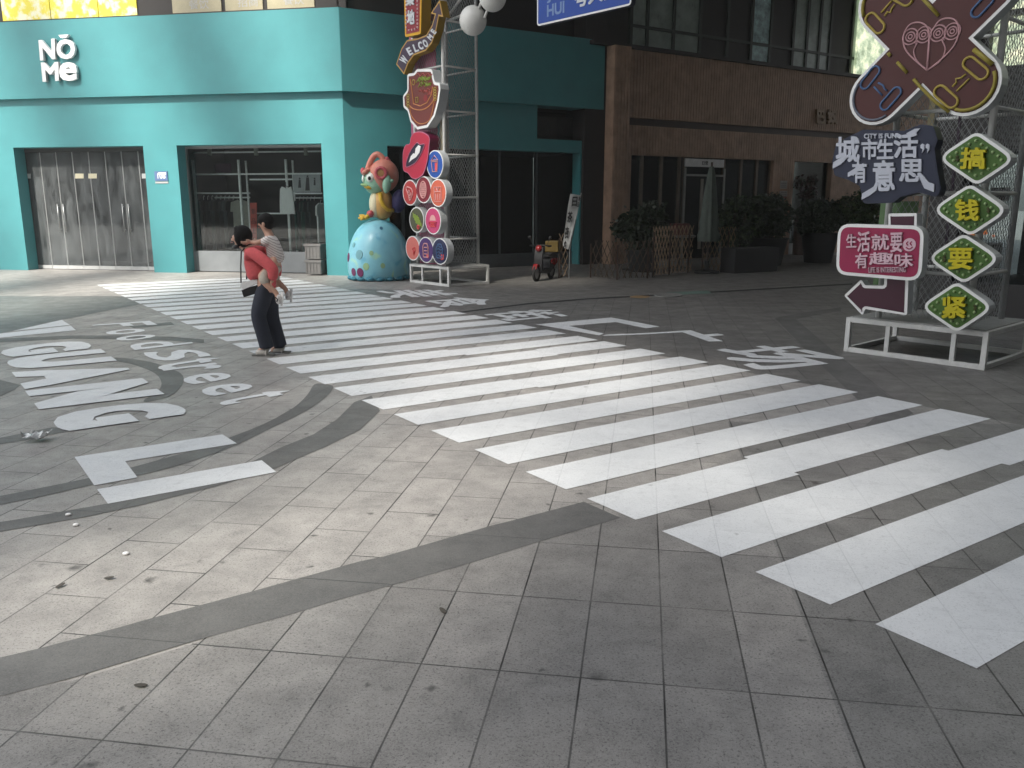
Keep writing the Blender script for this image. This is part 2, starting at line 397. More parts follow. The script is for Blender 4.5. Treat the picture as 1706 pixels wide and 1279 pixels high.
band(smooth([(1545, 572), (1480, 640), (1380, 700), (1250, 762), (1110, 832), (960, 890), (800, 940), (640, 980), (430, 1022), (200, 1075), (0, 1115), (-300, 1185), (-300, 1130), (0, 1075), (200, 1035), (395, 995), (600, 945), (780, 895), (920, 855), (1060, 805), (1200, 750), (1340, 680), (1420, 610), (1455, 558), (1500, 556)], 3), c1)
band([(1720, 610), (1760, 680), (1668, 768), (1500, 850), (1380, 900), (1280, 945), (1000, 1030), (640, 1120), (380, 1175), (0, 1240), (-300, 1310), (-300, 1262), (0, 1195), (40, 1190), (300, 1145), (640, 1085), (1000, 995), (1200, 900), (1300, 850), (1450, 790), (1560, 720), (1640, 640)], c1)
band([(515, 250), (600, 232), (820, 200), (820, 216), (612, 255), (830, 440), (1050, 620), (1155, 690), (1060, 742), (760, 822), (460, 902), (440, 893), (700, 820), (930, 752), (985, 700), (900, 630), (700, 440)], c3)
band(smooth([(950, 470), (1200, 500), (1400, 560), (1500, 620), (1490, 700), (1390, 790), (1200, 835), (1190, 812), (1290, 750), (1325, 680), (1270, 600), (1100, 530), (960, 500)], 3), c8)
band([(-200, 335), (0, 316), (600, 290), (1000, 290), (1400, 300), (1673, 322), (1673, 352), (1400, 332), (1000, 320), (600, 316), (0, 346), (-200, 365)], c8)
band([(1060, 215), (1400, 180), (1430, 200), (1100, 228)], c8)
band([(-300, 1200), (0, 1130), (430, 1043), (620, 1062), (250, 1140), (0, 1182), (-300, 1250)], c8)
band([(-300, 640), (0, 655), (170, 695), (120, 735), (0, 790), (-300, 860)], c8)
o = struct(bm_.build('dark_paving_bands', m_band))
struct(MB().prism(GR, gp([(-500, 140), (0, 148), (520, 148), (742, 155), (640, 186), (260, 264), (0, 322), (-500, 420)], c1), ZB, ZB).build('painted_shade_patch', m_shade_sheet))  # shade on the far-left paving, put in as a darker sheet
# pavement in front of the timber building, with its narrow dark drain line
walk = gp([(800, 512), (978, 495), (1180, 484), (1356, 474), (1420, 470), (1480, 455), (1480, 425), (1000, 425), (760, 455), (690, 480)])
struct(MB().prism(GR, walk, ZB, ZB).build('pavement', m_walk))
dr = [(700, 528), (800, 515), (880, 505), (978, 497), (1180, 486), (1420, 472)]
struct(MB().prism(GR, gp(dr + [(x, y + 2.2) for x, y in dr[::-1]]), ZB + .0008, ZB + .0008).build('drain_line', M('drain_slot', (.02, .02, .02), .7)))
m_side_pave = paving('dark_slabs', [(.080, .075, .071), (.132, .124, .117), (.066, .062, .06)], .6, .3, .5, .45)
side = gp([(575, 481), (690, 483), (800, 511), (978, 495), (1356, 475), (1500, 440), (1706, 440), (2300, 520)]) + [(9, 3), (6.2, 4.6), tuple(G(1690, 706).xy), tuple(G(1160, 604).xy), tuple(G(837, 541).xy)]
struct(MB().prism(GR, side, .0020, .0020).build('side_street', m_side_pave))
# zebra crossing
dn = V((-.585, .811, 0)).normalized(); ds = V((.832, .555, 0)).normalized()
zl = V((1.747, 2.764, 0)); zb = MB()
fz = Fr((0, 0, ZM), (1, 0, 0), (0, 1, 0))
L0 = V(G(1458, 1041)); L1 = V(G(183, 484))
R0 = V(G(1660, 700)); R1 = V(G(560, 479))
dl = (L1 - L0).normalized(); dr_ = (R1 - R0).normalized()
ts = V((-ds.y, ds.x, 0))
def cut(p0, d, q):     # where the line p0 + t d meets the line q + s ds
    den = d.dot(ts); t = (q - p0).dot(ts) / den; return p0 + d * t
rz = random.Random(3)
for i in range(-3, 30):
    base = L0 + dl * (i * .605)
    wd = .405 + rz.uniform(-.012, .012)
    q0 = base - dl * .0; q1 = base - dl * wd
    a0, a1 = q0, q1; b0, b1 = cut(R0, dr_, q0), cut(R0, dr_, q1)
    if rz.random() < .6:
        t = rz.uniform(.35, .8); k = rz.choice((-1, 1)) * rz.uniform(.03, .055)
        s0, s1 = a0.lerp(b0, t), a1.lerp(b1, t); sh = dl * k
        p = [a0, s0, s0 + sh, b0 + sh, b1 + sh, s1 + sh, s1, a1]
    else: p = [a0, b0, b1, a1]
    zb.prism(fz, [(v.x, v.y) for v in p], 0, 0)
struct(zb.build('crosswalk_marking', m_paint))
# ground lettering
lm = MB()
gz = Fr((0, 0, ZM), (1, 0, 0), (0, 1, 0))
def let(ch, bl, br_, tr, tl, c, bold=.03): put(lm, ch, quadf(gz, c(*bl), c(*br_), c(*tr), c(*tl)), 0, 0, bold)
let('G', (-40, 400), (60, 470), (770, 395), (690, 318), c8, .068)
let('U', (28, 480), (110, 575), (960, 497), (825, 398), c8, .085)
let('A', (95, 588), (205, 732), (1085, 590), (1030, 535), c8, .085)
let('N', (205, 742), (318, 897), (1350, 772), (1165, 638), c8, .085)
let('G', (395, 930), (490, 1085), (1580, 930), (1370, 812), c8, .068)
lm.prism(gz, gp([(345, 895), (1030, 790), (1097, 832), (580, 915), (637, 990), (437, 1027)], c1), 0, 0)
lm.prism(gz, gp([(450, 1045), (1212, 910), (1280, 965), (500, 1112)], c1), 0, 0)
lm.prism(gz, gp([(430, 180), (510, 162), (525, 175), (575, 205), (100, 255)], c8), 0, 0)
lm.prism(gz, gp([(0, 275), (580, 210), (622, 248), (0, 310), (-300, 342), (-300, 308)], c8), 0, 0)
for ch, q in (('F', [(750, 202), (790, 222), (1290, 200), (1225, 168)]), ('o', [(840, 255), (905, 290), (1225, 255), (1140, 228)]),
              ('o', [(925, 305), (990, 340), (1310, 298), (1225, 275)])): let(ch, *q, c8, .018)
for ch, q in (('d', [(585, 370), (625, 398), (895, 366), (870, 345)]), ('S', [(645, 410), (735, 452), (1000, 425), (900, 392)]), ('t', [(720, 465), (740, 490), (1030, 444), (1005, 425)]),
              ('r', [(750, 487), (775, 507), (1035, 478), (1000, 455)]), ('e', [(825, 525), (880, 560), (1098, 525), (1020, 495)]), ('e', [(908, 575), (970, 615), (1198, 572), (1120, 545)]),
              ('t', [(1000, 632), (1030, 655), (1365, 597), (1320, 575)])): let(ch, *q, c1, .018)
for ch, q in (('美', [(50, 68), (105, 92), (350, 82), (250, 62)]), ('食', [(200, 97), (280, 126), (475, 108), (375, 86)]),
              ('街', [(395, 142), (500, 172), (700, 150), (615, 127)]), ('广', [(795, 214), (860, 240), (1262, 234), (1130, 190)]), ('场', [(1135, 265), (1330, 337), (1648, 296), (1395, 243)])): let(ch, *q, c7, .02)
lm.prism(gz, gp([(580, 180), (830, 157), (990, 187), (945, 193), (845, 172), (690, 185), (805, 210), (790, 216), (600, 183)], c7), 0, 0)
struct(lm.build('ground_lettering', m_paint))
# manhole and coloured tiles in the pavement
def ellp(c, rx, ry): return gp([(c[0] + rx * math.cos(i / 20 * 6.2832), c[1] + ry * math.sin(i / 20 * 6.2832)) for i in range(20)])
o = MB().prism(GR, ellp((1113, 492), 24, 3.4), ZB, .014).build('manhole_cover', M('worn_iron', (.2, .2, .19), .5, .3, 12, bump=.3))
tag(o, 'grey round manhole cover set in the dark paving before the lattice fence', 'manhole cover')
struct(MB().prism(GR, ellp((1066, 494.5), 17, 2.2), .0040, .0040).build('ochre_ground_patch', M('ochre_paint', (.26, .17, .08), .6)))
struct(MB().prism(GR, gp([(1108, 487), (1180, 484), (1186, 489), (1130, 491)]), .0040, .0040).build('green_ground_patch', M('green_paint', (.13, .2, .17), .6)))

# ------------------------------------------------------------ teal shop
A1 = R(10.7)
FF = Fr((-3.824, 19.636, 0), (math.cos(A1), -math.sin(A1), 0))
A2 = R(32)
FC = Fr((-3.824, 19.636, 0), (math.cos(A2), math.sin(A2), 0))
shop = thing('shop_building', 'turquoise corner shop with white raised letters, glass doors and a clothes window', 'shop', FF.o)
HF0, HF1, HO = 4.13, 5.87, 3.01
fu = lambda x, y: FF.uv(x, y)[0]
dL, dR_, wL, wR = fu(22, 246), fu(238, 243), fu(294, 243), fu(535, 239)
wl = MB(); T = .36
for u0, u1 in ((-14, dL), (dR_, wL), (wR, -.001)): wl.box(FF, u0, u1, 0, HO, -T, 0)
wl.box(FF, -14, -.001, HO, HF0 - .002, -T, 0)
wl.build('wall', m_teal, shop)
fz1 = MB(); p = .13
cn = FF.P(0, 0) 
# fascia wraps the corner
bis = Fr((0, 0, 0), (1, 0, 0), (0, 1, 0))
def corner_pt(wo):
    a = FF.P(0, 0, wo); b = FC.P(0, 0, wo); d1 = FF.a; d2 = FC.a
    den = d1.x * d2.y - d1.y * d2.x; t = ((b - a).x * d2.y - (b - a).y * d2.x) / den
    return a + d1 * t
CE = FC.uv(1000, 70)[0] if False else 7.35
oc = corner_pt(p); ic = corner_pt(-.5)
fz1.prism(bis, [tuple(FF.P(-14, 0, p).xy), tuple(oc.xy), tuple(FC.P(CE, 0, p).xy), tuple(FC.P(CE, 0, -.5).xy), tuple(ic.xy), tuple(FF.P(-14, 0, -.5).xy)], HF0, HF1)
fz1.build('fascia', m_teal, shop, bevel=.012)
# chamfer side wall: pier at the corner, header, niche for the air conditioners, far pier
cu = lambda x, y: FC.uv(x, y)[0]
cv = lambda x, y: FC.uv(x, y)[1]
cw = MB()
uA, uP0, uP1 = cu(645, 245), cu(966, 300), CE - .05
uN0, uN1 = cu(895, 205), cu(983, 210); zN0, zN1 = cv(940, 233), HF0 - .002
zH = cv(900, 252)
cw.box(FC, .001, uA, 0, HF0 - .002, -T, 0)
cw.box(FC, uA, uN0, zH, HF0 - .002, -T, 0); cw.box(FC, uN1, uP1, zH, HF0 - .002, -T, 0); cw.box(FC, uN0, uN1, zH, zN0, -T, 0)
cw.box(FC, uP0, uP1, 0, zH, -T, 0)
cw.build('wall', m_teal, shop)
MB().box(FC, uN0 - .2, uN1 + .2, zN0 - .2, zN1, -1.3, -1.2).box(FC, uN0 - .2, uN1 + .2, zN1 + .003, zN1 + 1.6, -1.3, -.505).box(FC, uN0 - .2, uN1 + .2, zN0 - .22, zN0 - .01, -1.3, -T - .005).build('niche_lining', m_dark, shop)
# letters on the fascia
fl = FF.at(0, 0, p); lb = MB()
nome = [('N', (72, 102), (97, 99), (96, 65), (69, 68)), ('O', (100, 99.5), (130, 98.5), (129, 66), (98, 67)), ('M', (76, 137), (103, 135), (102, 104), (73, 105)), ('e', (104, 136), (133, 134.5), (132, 104), (103, 105))]
for ch, bl, br_, tr, tl in nome: put(lb, ch, quadf(fl, bl, br_, tr, tl), .03, .10, .03)
cap = pxs(fl, [(102.5, 59.5), (119.5, 58.5), (116, 63.5), (111, 64.6), (106, 64)])
lb.prism(fl, cap, .03, .11)
lb.build('lettering', M('white_letter_acrylic', (.85, .86, .86), .35, .03), shop)
for ux, vz in ((80, 85), (114, 83), (82, 121), (118, 121)):
    pass
# door: eight frameless dusty panes on steel kick rails
dz = FF.at(0, 0, -T - .02)
dd = thing('glass_door', 'row of dusty frameless glass doors on steel kick rails, left shopfront', 'door', FF.P((dL + dR_) / 2, 0, -T))
W = (dR_ - dL + .1) / 8; u0 = dL - .05
for i in range(8):
    a = u0 + i * W; leaf = MB().box(dz, a + .012, a + W - .012, .11, HO - .1, -.012, 0).build('pane', m_gdust, dd)
    MB().box(dz, a + .006, a + W - .006, .015, .105, -.035, .02).build('kick_rail', m_ltgrey, dd)
    MB().box(dz, a + W - .011, a + W + .011, .106, HO - .1, -.02, .006).build('edge_strip', M('worn_edge', (.25, .26, .26), .5) if i == 0 else bpy.data.materials['worn_edge'], dd)
    if i in (1, 2, 5, 6):
        hu = a + (W * .82 if i in (1, 5) else W * .18)
        MB().tube([dz.P(hu, .95, .05), dz.P(hu, 1.65, .05)], .012, 8).tube([dz.P(hu, 1.02, 0), dz.P(hu, 1.02, .05)], .008, 6).tube([dz.P(hu, 1.58, 0), dz.P(hu, 1.58, .05)], .008, 6).build('handle', m_steel, dd, smooth=True)
m_stick = M('cream_sticker', (.62, .58, .42), .5, .05)
for cx_ in (132.5, 154.5, 48, 240): 
    k = 7 if 100 < cx_ < 200 else 3.5
    q = pxs(dz, [(cx_ - k, 297), (cx_ + k, 297), (cx_ + k, 289), (cx_ - k, 289)])
    MB().prism(dz, q, .004, .007).build('sticker', m_stick if k > 5 else m_ltgrey, dd)
MB().box(dz, dL - .05, dR_ + .05, HO - .09, HO + .05, -.06, .03).build('header_rail', m_room, dd)
# window of the shop, with low sill panel
win = MB(); wz = FF.at(0, 0, -T - .02)
MB().box(wz, wL - .03, wR + .03, .02, HO + .03, -.012, 0).build('window_pane', m_glass, shop)
MB().box(wz, wL - .05, wR + .05, .02, .52, .003, .03).build('sill_panel', M('pale_sill', (.20, .215, .225), .35, .1, 3), shop)
fr_ = MB(); fr_.box(wz, wL - .05, wL + .03, .02, HO, -.05, .032); fr_.box(wz, wR - .02, wR + .05, .02, HO, -.05, .032); fr_.box(wz, wL, wR, HO - .06, HO + .03, -.05, .031)
fr_.build('window_frame', M('alu_frame', (.3, .31, .31), .4, .08, 9, metal=.5), shop)
# rooms
rm = MB()
def room(fr, u0, u1, z1, d0, d1):
    rm.box(fr, u0, u1, .003, .012, -d1, -d0); rm.box(fr, u0, u1, z1, z1 + .05, -d1, -d0); rm.box(fr, u0, u1, 0, z1, -d1 - .05, -d1)
    rm.box(fr, u0 - .05, u0, 0, z1, -d1, -d0); rm.box(fr, u1, u1 + .05, 0, z1, -d1, -d0)
room(FF, dL - .6, dR_ + .3, 3.2, T + .04, 3.2); room(FF, wL - .4, wR + .35, 3.2, T + .04, 2.9)
rm.build('shop_interior', M('shop_wall_charcoal', (.045, .05, .05), .8, .2, 1.2), shop)
# storefront on the chamfer side
sf = MB(); sz = FC.at(0, 0, -T + .02)
MB().box(sz, uA, uP0, .35, zH, -.012, 0).build('storefront_pane', m_gdark, shop)
sm = MB()
for x in (800, 843, 905): u = cu(x, 340); sm.box(sz, u - .03, u + .03, .3, zH, -.04, .02)
sm.box(sz, uA, uP0, 0, .35, -.04, .03)
for u in (cu(655, 400), cu(682, 400)): sm.box(sz, u - .04, u + .04, .35, zH, -.04, .02)
sm.build('storefront_frame', M('slate_frame', (.07, .08, .085), .5), shop)
MB().box(FC, uA, uP0, 0, zH, -2.4, -2.3).box(FC, uA, uP0, 0, .015, -2.3, -T).box(FC, uA, uP0, zH - .03, zH + .2, -2.3, -T - .003).box(FC, uP0 + .01, uP0 + .1, 0, zH, -2.3, -T - .01).build('storefront_interior', m_dark, shop)
# upper floor: dark cladding with film-covered windows
uf = MB(); uw = FF.at(0, 0, -.42)
uf.box(uw, -14, .0, HF1 + .0, 13, -.4, 0); 
uw2 = FC.at(0, 0, -.42); uf.box(uw2, .12, CE + .3, HF1, 13, -.4, 0)
uf.build('upper_wall', m_dark, shop)
MB().box(FF, -14, 0, HF1 + .002, HF1 + .05, -.5, .02).build('coping', m_dark, shop)
m_yel = bpy.data.materials.new('yellow_blossom_film'); m_yel.use_nodes = True; t = m_yel.node_tree; b = t.nodes['Principled BSDF']
n = t.nodes.new('ShaderNodeTexNoise'); n.inputs['Scale'].default_value = 5; n.inputs['Detail'].default_value = 6
gg = t.nodes.new('ShaderNodeNewGeometry'); t.links.new(gg.outputs[0], n.inputs['Vector'])
cr = t.nodes.new('ShaderNodeValToRGB'); cr.color_ramp.elements[0].position = .47; cr.color_ramp.elements[0].color = (.78, .68, .06, 1); cr.color_ramp.elements[1].position = .62; cr.color_ramp.elements[1].color = (.85, .84, .62, 1)
t.links.new(n.outputs[0], cr.inputs[0]); t.links.new(cr.outputs[0], b.inputs['Base Color']); b.inputs['Roughness'].default_value = .3
m_beige = M('beige_poster_film', (.40, .36, .24), .35, .12, 3)
for xs, mt in (((4, 85, 165, 230), m_yel), ((288, 371, 376, 440), m_beige), ((446, 526), m_beige)):
    for i in range(len(xs) - 1):
        if xs[i + 1] - xs[i] < 10: continue
        a, b2 = uw.uv(xs[i], 20)[0], uw.uv(xs[i + 1], 15)[0]
        f = MB().box(uw, a + .015, b2 - .015, HF1 + .12, 8.2, .0, .03).build('upper_window', mt, shop)
        if mt is m_beige:
            q = MB(); put(q, '餐饮' if i == 0 else '招商', rectf(uw, a + .35 * (b2 - a), a + .35 * (b2 - a) + .5, 6.08, 6.28), .032, .034, .0)
            q.build('window_lettering', m_ltgrey, f)
hp = thing('number_plate', 'small blue and white house number plate on the turquoise pier', 'number plate', FF.P(fu(268, 293), FF.uv(268, 293)[1]))
a, b2 = FF.uv(259, 301); c_, d_ = FF.uv(279, 285)
MB().box(FF, a, c_, b2, d_, .0, .02).build('plate', M('plate_blue', (.10, .16, .3), .4), hp)
q = MB(); put(q, '108', rectf(FF, a + .08, c_ - .05, b2 + .05, b2 + .17), .0205, .023, .01); q.box(FF, a + .1, c_ - .03, d_ - .08, d_ - .03, .0205, .023); q.build('lettering', m_signw, hp)
bx = MB(); bx.prism(FF, [(a, b2 - .06), (c_, b2 - .06), (c_, b2 - .02), (a, b2 - .02)], 0, .012); bx.build('lower_strip', m_ltgrey, hp)
# air conditioners in the niche
for k, f_ in enumerate((.06, .5)):
    u = uN0 + (uN1 - uN0) * f_; ac = thing('air_conditioner', ('grey air conditioner with round fan grille in the left half of the turquoise wall niche', 'dark air conditioner in the right half of the turquoise wall niche')[k], 'air conditioner', FC.P(u + .4, zN0, -.6), 'air conditioners in the wall niche')
    mt = M('ac_case', (.05, .045, .04), .5) if k == 0 else M('ac_case_dark', (.03, .028, .026), .5)
    MB().box(FC, u, u + .82, zN0, zN0 + .62, -.7, -.42).build('case', mt, ac, bevel=.02)
    gr_ = MB()
    for r_ in (.08, .15, .22, .27): gr_.tube([FC.P(u + .3 + r_ * math.cos(i / 24 * 6.2832), zN0 + .32 + r_ * math.sin(i / 24 * 6.2832), -.41) for i in range(24)], .007, 6, closed=True)
    gr_.build('fan_grille', m_black, ac)

# ------------------------------------------------------------ clothes in the window
def wpt(x, y, d): return FF.at(0, 0, -d).uv(x, y)
cw5 = crop(300, 230, 5.33)
rk = thing('clothes_rack', 'pale metal shop rack with shelves and hanging rails inside the window', 'clothes rack', FF.P((wL + wR) / 2, .01, -1.3))
fr1 = FF.at(0, 0, -1.05); fr2 = FF.at(0, 0, -1.55)
pm = M('rack_white', (.82, .84, .82), .45)
rr_ = MB()
for (x, yb) in ((145, 1160), (545, 1160), (960, 1020)):
    u, v = fr1.uv(*cw5(x, 600)); MB().box(fr1, u - .025, u + .025, .012, 2.72, -.025, .025).build('post', pm, rk)
for x in (610, 1020):
    u, v = fr2.uv(*cw5(x, 600)); MB().box(fr2, u - .02, u + .02, .012, 2.72, -.02, .02).build('post', pm, rk)
hz = MB()
for (xa, xb, y, fr_k) in ((120, 1255, 123, fr1), (130, 1255, 318, fr1), (620, 1000, 366, fr1), (150, 620, 488, fr1), (310, 620, 527, fr2), (620, 985, 668, fr1), (985, 1260, 490, fr1), (1030, 1260, 530, fr2)):
    ua, va = fr_k.uv(*cw5(xa, y)); ub, vb = fr_k.uv(*cw5(xb, y)); vv = (va + vb) / 2
    MB().box(fr_k, ua, ub, vv - .018, vv + .018, -.02, .02).build('rail', pm, rk)
gcols = [(.02, .028, .03), (.05, .075, .075), (.015, .02, .02), (.03, .11, .09), (.05, .05, .045)]
gm = [M('dark_cloth', c, .85, .2, 14) for c in gcols]
def garment(u, v, d, wd, h, mt, label, yaw=R(65), k=0):
    fr = Fr(FF.P(u, v, -d), (FF.a * math.cos(yaw) - FF.n * math.sin(yaw)))
    go = thing('garment', label, 'garment', FF.P(u, v - h, -d), 'clothes on the window racks')
    pts = [(-.05, 0), (-.5 * wd, -.07), (-.56 * wd, -.3), (-.42 * wd, -.31), (-.44 * wd, -h), (-.15 * wd, -h - .02), (.15 * wd, -h + .01), (.44 * wd, -h), (.42 * wd, -.31), (.56 * wd, -.3), (.5 * wd, -.07), (.05, 0), (0, -.05)]
    MB().prism(fr, pts, -.025, .025).build('cloth', mt, go)
    MB().tube([fr.P(0, -.03), fr.P(0, .05), fr.P(.025, .08), fr.P(.035, .05)], .006, 6).build('hanger', pm, go)
rg = random.Random(5)
ua, va = fr2.uv(*cw5(170, 527)); ub, _ = fr2.uv(*cw5(470, 527))
for i in range(9):
    garment(ua + (ub - ua) * i / 8, va - .03, 1.55, .42, 1.25 + rg.uniform(-.1, .1), gm[i % 3], 'dark garment hanging in the packed row on the left window rack', R(62) + rg.uniform(-.15, .15))
garment(*fr2.uv(*cw5(540, 545)), 1.5, .45, 1.0, M('cream_cloth', (.42, .42, .36), .85, .1, 12), 'cream dress hanging at the end of the dark row in the window', R(35))
ua, va = fr2.uv(*cw5(1060, 535)); ub, _ = fr2.uv(*cw5(1190, 535))
for i in range(5):
    garment(ua + (ub - ua) * i / 4, va - .03, 1.55, .42, 1.3 + rg.uniform(-.08, .05), gm[3 if i in (0, 2) else 1], 'dark green garment hanging on the right window rack', R(60) + rg.uniform(-.15, .15))
garment(*fr1.uv(*cw5(1240, 575)), 1.1, .32, 1.15, m_signw, 'white folded trousers hanging beside the right window edge', R(70))
# white tank top facing the street
go = thing('tank_top', 'white sleeveless top on a hanger facing the street in the window', 'tank top', FF.P(*fr1.uv(*cw5(940, 660)), -1.0))
tp = Fr(FF.P(0, 0, -1.0), FF.a)
pts = pxs(tp, [(890, 455), (905, 430), (922, 436), (950, 455), (972, 436), (985, 430), (998, 470), (1010, 560), (1022, 675), (960, 668), (890, 672), (888, 560)], cw5)
MB().prism(tp, pts, -.02, .02).build('cloth', M('white_cloth', (.85, .86, .83), .85, .06, 14), go)
a = tp.uv(*cw5(940, 425)); MB().tube([tp.P(a[0] - .08, a[1] - .03), tp.P(*a), tp.P(a[0] + .08, a[1] - .03)], .006).tube([tp.P(*a), tp.P(a[0], a[1] + .1)], .005).build('hanger', m_black, go)
po = thing('poster', 'framed fashion poster with three models standing on the window shelf', 'poster', FF.P(*fr1.uv(*cw5(1130, 480)), -1.05))
a, b2 = fr1.uv(*cw5(1015, 478)), fr1.uv(*cw5(1252, 322))
MB().box(fr1, a[0], b2[0], a[1], b2[1], .03, .05).build('panel', M('poster_paper', (.36, .38, .38), .5), po)
fg = MB()
for x, y0, y1, wd in ((1062, 350, 440, 26), (1132, 330, 465, 40), (1195, 350, 418, 18)):
    q = fr1.at(0, 0, .052)
    fg.prism(q, pxs(q, circ((x, y0 + 8), 8, 10), cw5), 0, .002); fg.prism(q, pxs(q, [(x - wd * .3, y0 + 18), (x + wd * .3, y0 + 18), (x + wd * .5, y1), (x - wd * .5, y1)], cw5), 0, .002)
fg.build('model_print', M('poster_ink', (.03, .03, .035), .6), po)
rb = thing('red_banner', 'narrow vertical red banner hanging between the racks in the window', 'banner', FF.P(*fr1.uv(*cw5(655, 890)), -.9))
q = FF.at(0, 0, -.9); MB().prism(q, pxs(q, [(622, 575), (682, 572), (682, 990), (630, 990)], cw5), 0, .01).build('cloth', M('red_cloth', (.42, .07, .05), .7), rb)
im = MB()
for i, ch in enumerate('新品上市'): a = q.uv(*cw5(655, 650 + i * 85)); put(im, ch, rectf(q, a[0] - .06, a[0] + .06, a[1] - .07, a[1] + .07), .011, .013, .01)
im.build('lettering', M('dark_red_ink', (.12, .02, .015), .7), rb)
for x in (262, 675, 1118):
    a = fr1.uv(*cw5(x, 115)); tl_ = thing('track_light', 'small pale cylinder track light above the %s of the clothes window' % {262: 'left third', 675: 'middle', 1118: 'right third'}[x], 'track light', fr1.P(*a), 'track lights in the shop window')
    MB().lathe(fr1.P(a[0], a[1] - .1), [(.05, 0), (.055, .02), (.055, .2), (.03, .21)], 14).build('can', M('lamp_case', (.3, .33, .28), .5) if x == 262 else bpy.data.materials['lamp_case'], tl_, smooth=True)
    MB().box(fr1, a[0] - .01, a[0] + .01, a[1] + .1, 3.2, -.01, .01).build('stem', m_ltgrey, tl_)
# purple patch sign and hanging cloth high in the window
q = FF.at(0, 0, -1.3); a, b2 = q.uv(*cw5(320, 305)), q.uv(*cw5(450, 225))
o = MB().box(q, a[0], b2[0], a[1], b2[1], 0, .03).build('purple_box', M('purple_card', (.07, .03, .06), .6)); tag(o, 'dark purple box on the top shelf of the clothes rack', 'box')
# grey storage box outside the window
sb = thing('storage_box', 'grey double stacked plastic storage box standing by the window corner', 'storage box', FF.P(fu(525, 455), 0, .1))
a = fu(512, 455); b2 = fu(540, 456)
for z0, z1 in ((.03, .36), (.38, .74)):
    f = MB(); f.box(FF, a + .02, b2 - .02, z0, z1, -.22, .12); f.box(FF, a, b2, z1 - .06, z1, -.24, .14)
    for i in range(5): x = a + .05 + (b2 - a - .1) * i / 4; f.box(FF, x - .012, x + .012, z0 + .03, z1 - .07, .12, .132)
    f.build('box_shell', M('grey_plastic', (.17, .165, .16), .6, .1, 9, dirt=.3) if z0 < .1 else bpy.data.materials['grey_plastic'], sb, bevel=.008)
# ------------------------------------------------------------ timber building on the right
A3 = R(33)
FB = Fr((2.72, 23.2, 0), (math.cos(A3), math.sin(A3), 0))
bu = lambda x, y, w=0: FB.uv(x, y, w)[0]
bv = lambda x, y, w=0: FB.uv(x, y, w)[1]
timber = thing('timber_building', 'brown timber-clad shop building with glass entrance and dark upper windows', 'building', FB.o)
zT = bv(1040, 76); rec = -.28
uPl = bu(1052, 90); uD0 = bu(1052, 258, rec); uD1 = bu(1290, 267, rec); uE0 = bu(1324, 270, rec); uE1 = bu(1387, 275, rec)
zD = bv(1050, 257.5, rec); UEND = 19.0
wb = MB()
wb.box(FB, 0, uPl, 0, zT, -.9, 0)
for u0, u1 in ((uPl + .001, uD0), (uD1, uE0), (uE1, UEND)): wb.box(FB, u0, u1, 0, zD, rec - .3, rec)
zL = bv(1054, 198, rec)
wb.box(FB, uPl + .001, UEND, zD, zL - .16, rec - .3, rec); wb.box(FB, uPl + .001, UEND, zL + .04, zT, rec - .3, rec)
k = 0; u = .03
while u < UEND:
    inpl = u < uPl - .02
    w0 = 0 if inpl else rec
    if not (uPl - .05 < u < uPl + .03):
        segs = [(0, zT)] if inpl else [(zL + .04, zT), (zD if (uD0 - .05 < u < uD1 + .02 or uE0 - .05 < u < uE1 + .02) else 0, zL - .16)]
        for z0, z1 in segs: wb.box(FB, u, u + .055, z0 + .002, z1 - .002, w0, w0 + .013)
    u += .11
wb.build('wall', m_wood, timber)
MB().box(FB, uPl + .001, UEND, zL - .16, zL + .04, rec - .5, rec - .12).build('painted_shadow_gap', m_woodd, timber)  # dark material put in to strengthen the recess's shadow line
MB().box(FB, -.7, -.003, 0, 13, -1.2, -.35).box(FB, -4, 3, 5.6, 13, -2.6, -2.2).build('recess_wall', m_dark, timber)
# entrance
en = MB(); eg = FB.at(0, 0, rec - .18)
for x in (1066, 1098, 1128, 1136, 1201, 1230, 1256, 1278, 1288):
    uu = bu(x, 340, rec - .18); en.box(eg, uu - .05, uu + .05, 0, zD, -.05, .05)
en.build('entrance_frame', M('frame_timber', (.12, .085, .06), .6, .2), timber)
uDa, uDb = bu(1137, 300, rec - .18), bu(1203, 300, rec - .18)
MB().box(eg, uD0, uD1, .05, zD, -.012, .0).build('entrance_pane', m_gdark, timber)
dz2 = thing('entrance_door', 'tall glass entrance door with pale frame under the small white sign', 'door', eg.P((uDa + uDb) / 2, 0))
f = MB(); f.box(eg, uDa - .03, uDa + .05, .02, zD - .3, .06, .1); f.box(eg, uDb - .05, uDb + .03, .02, zD - .3, .06, .1); zz = eg.uv(1165, 292)[1]; f.box(eg, uDa + .051, uDb - .051, zz - .03, zz + .03, .06, .1)
f.build('frame', M('door_frame_grey', (.2, .2, .18), .5), dz2)
MB().box(eg, uDa + .05, uDb - .05, .02, zz - .03, .07, .08).build('pane', m_gdark, dz2)
uu = eg.uv(1162, 380)[0]; MB().box(eg, uu - .06, uu + .06, .3, zz - .1, .085, .11).build('stile', M('door_stile', (.16, .14, .11), .5), dz2)
sg = thing('door_sign', 'small white sign with black characters above the glass entrance door', 'sign', eg.P((uDa + uDb) / 2, zD - .3))
q = eg.at(0, 0, .1); a, b2 = q.uv(1140, 277), q.uv(1205, 266)
MB().box(q, a[0], b2[0], a[1], b2[1], 0, .04).build('panel', M('sign_panel', (.62, .62, .62), .5), sg)
tx = MB(); mu = (a[0] + b2[0]) / 2; mv = (a[1] + b2[1]) / 2; put(tx, '日常', rectf(q, mu - .12, mu + .12, mv - .06, mv + .06), .041, .045, .02); tx.build('lettering', m_black, sg)
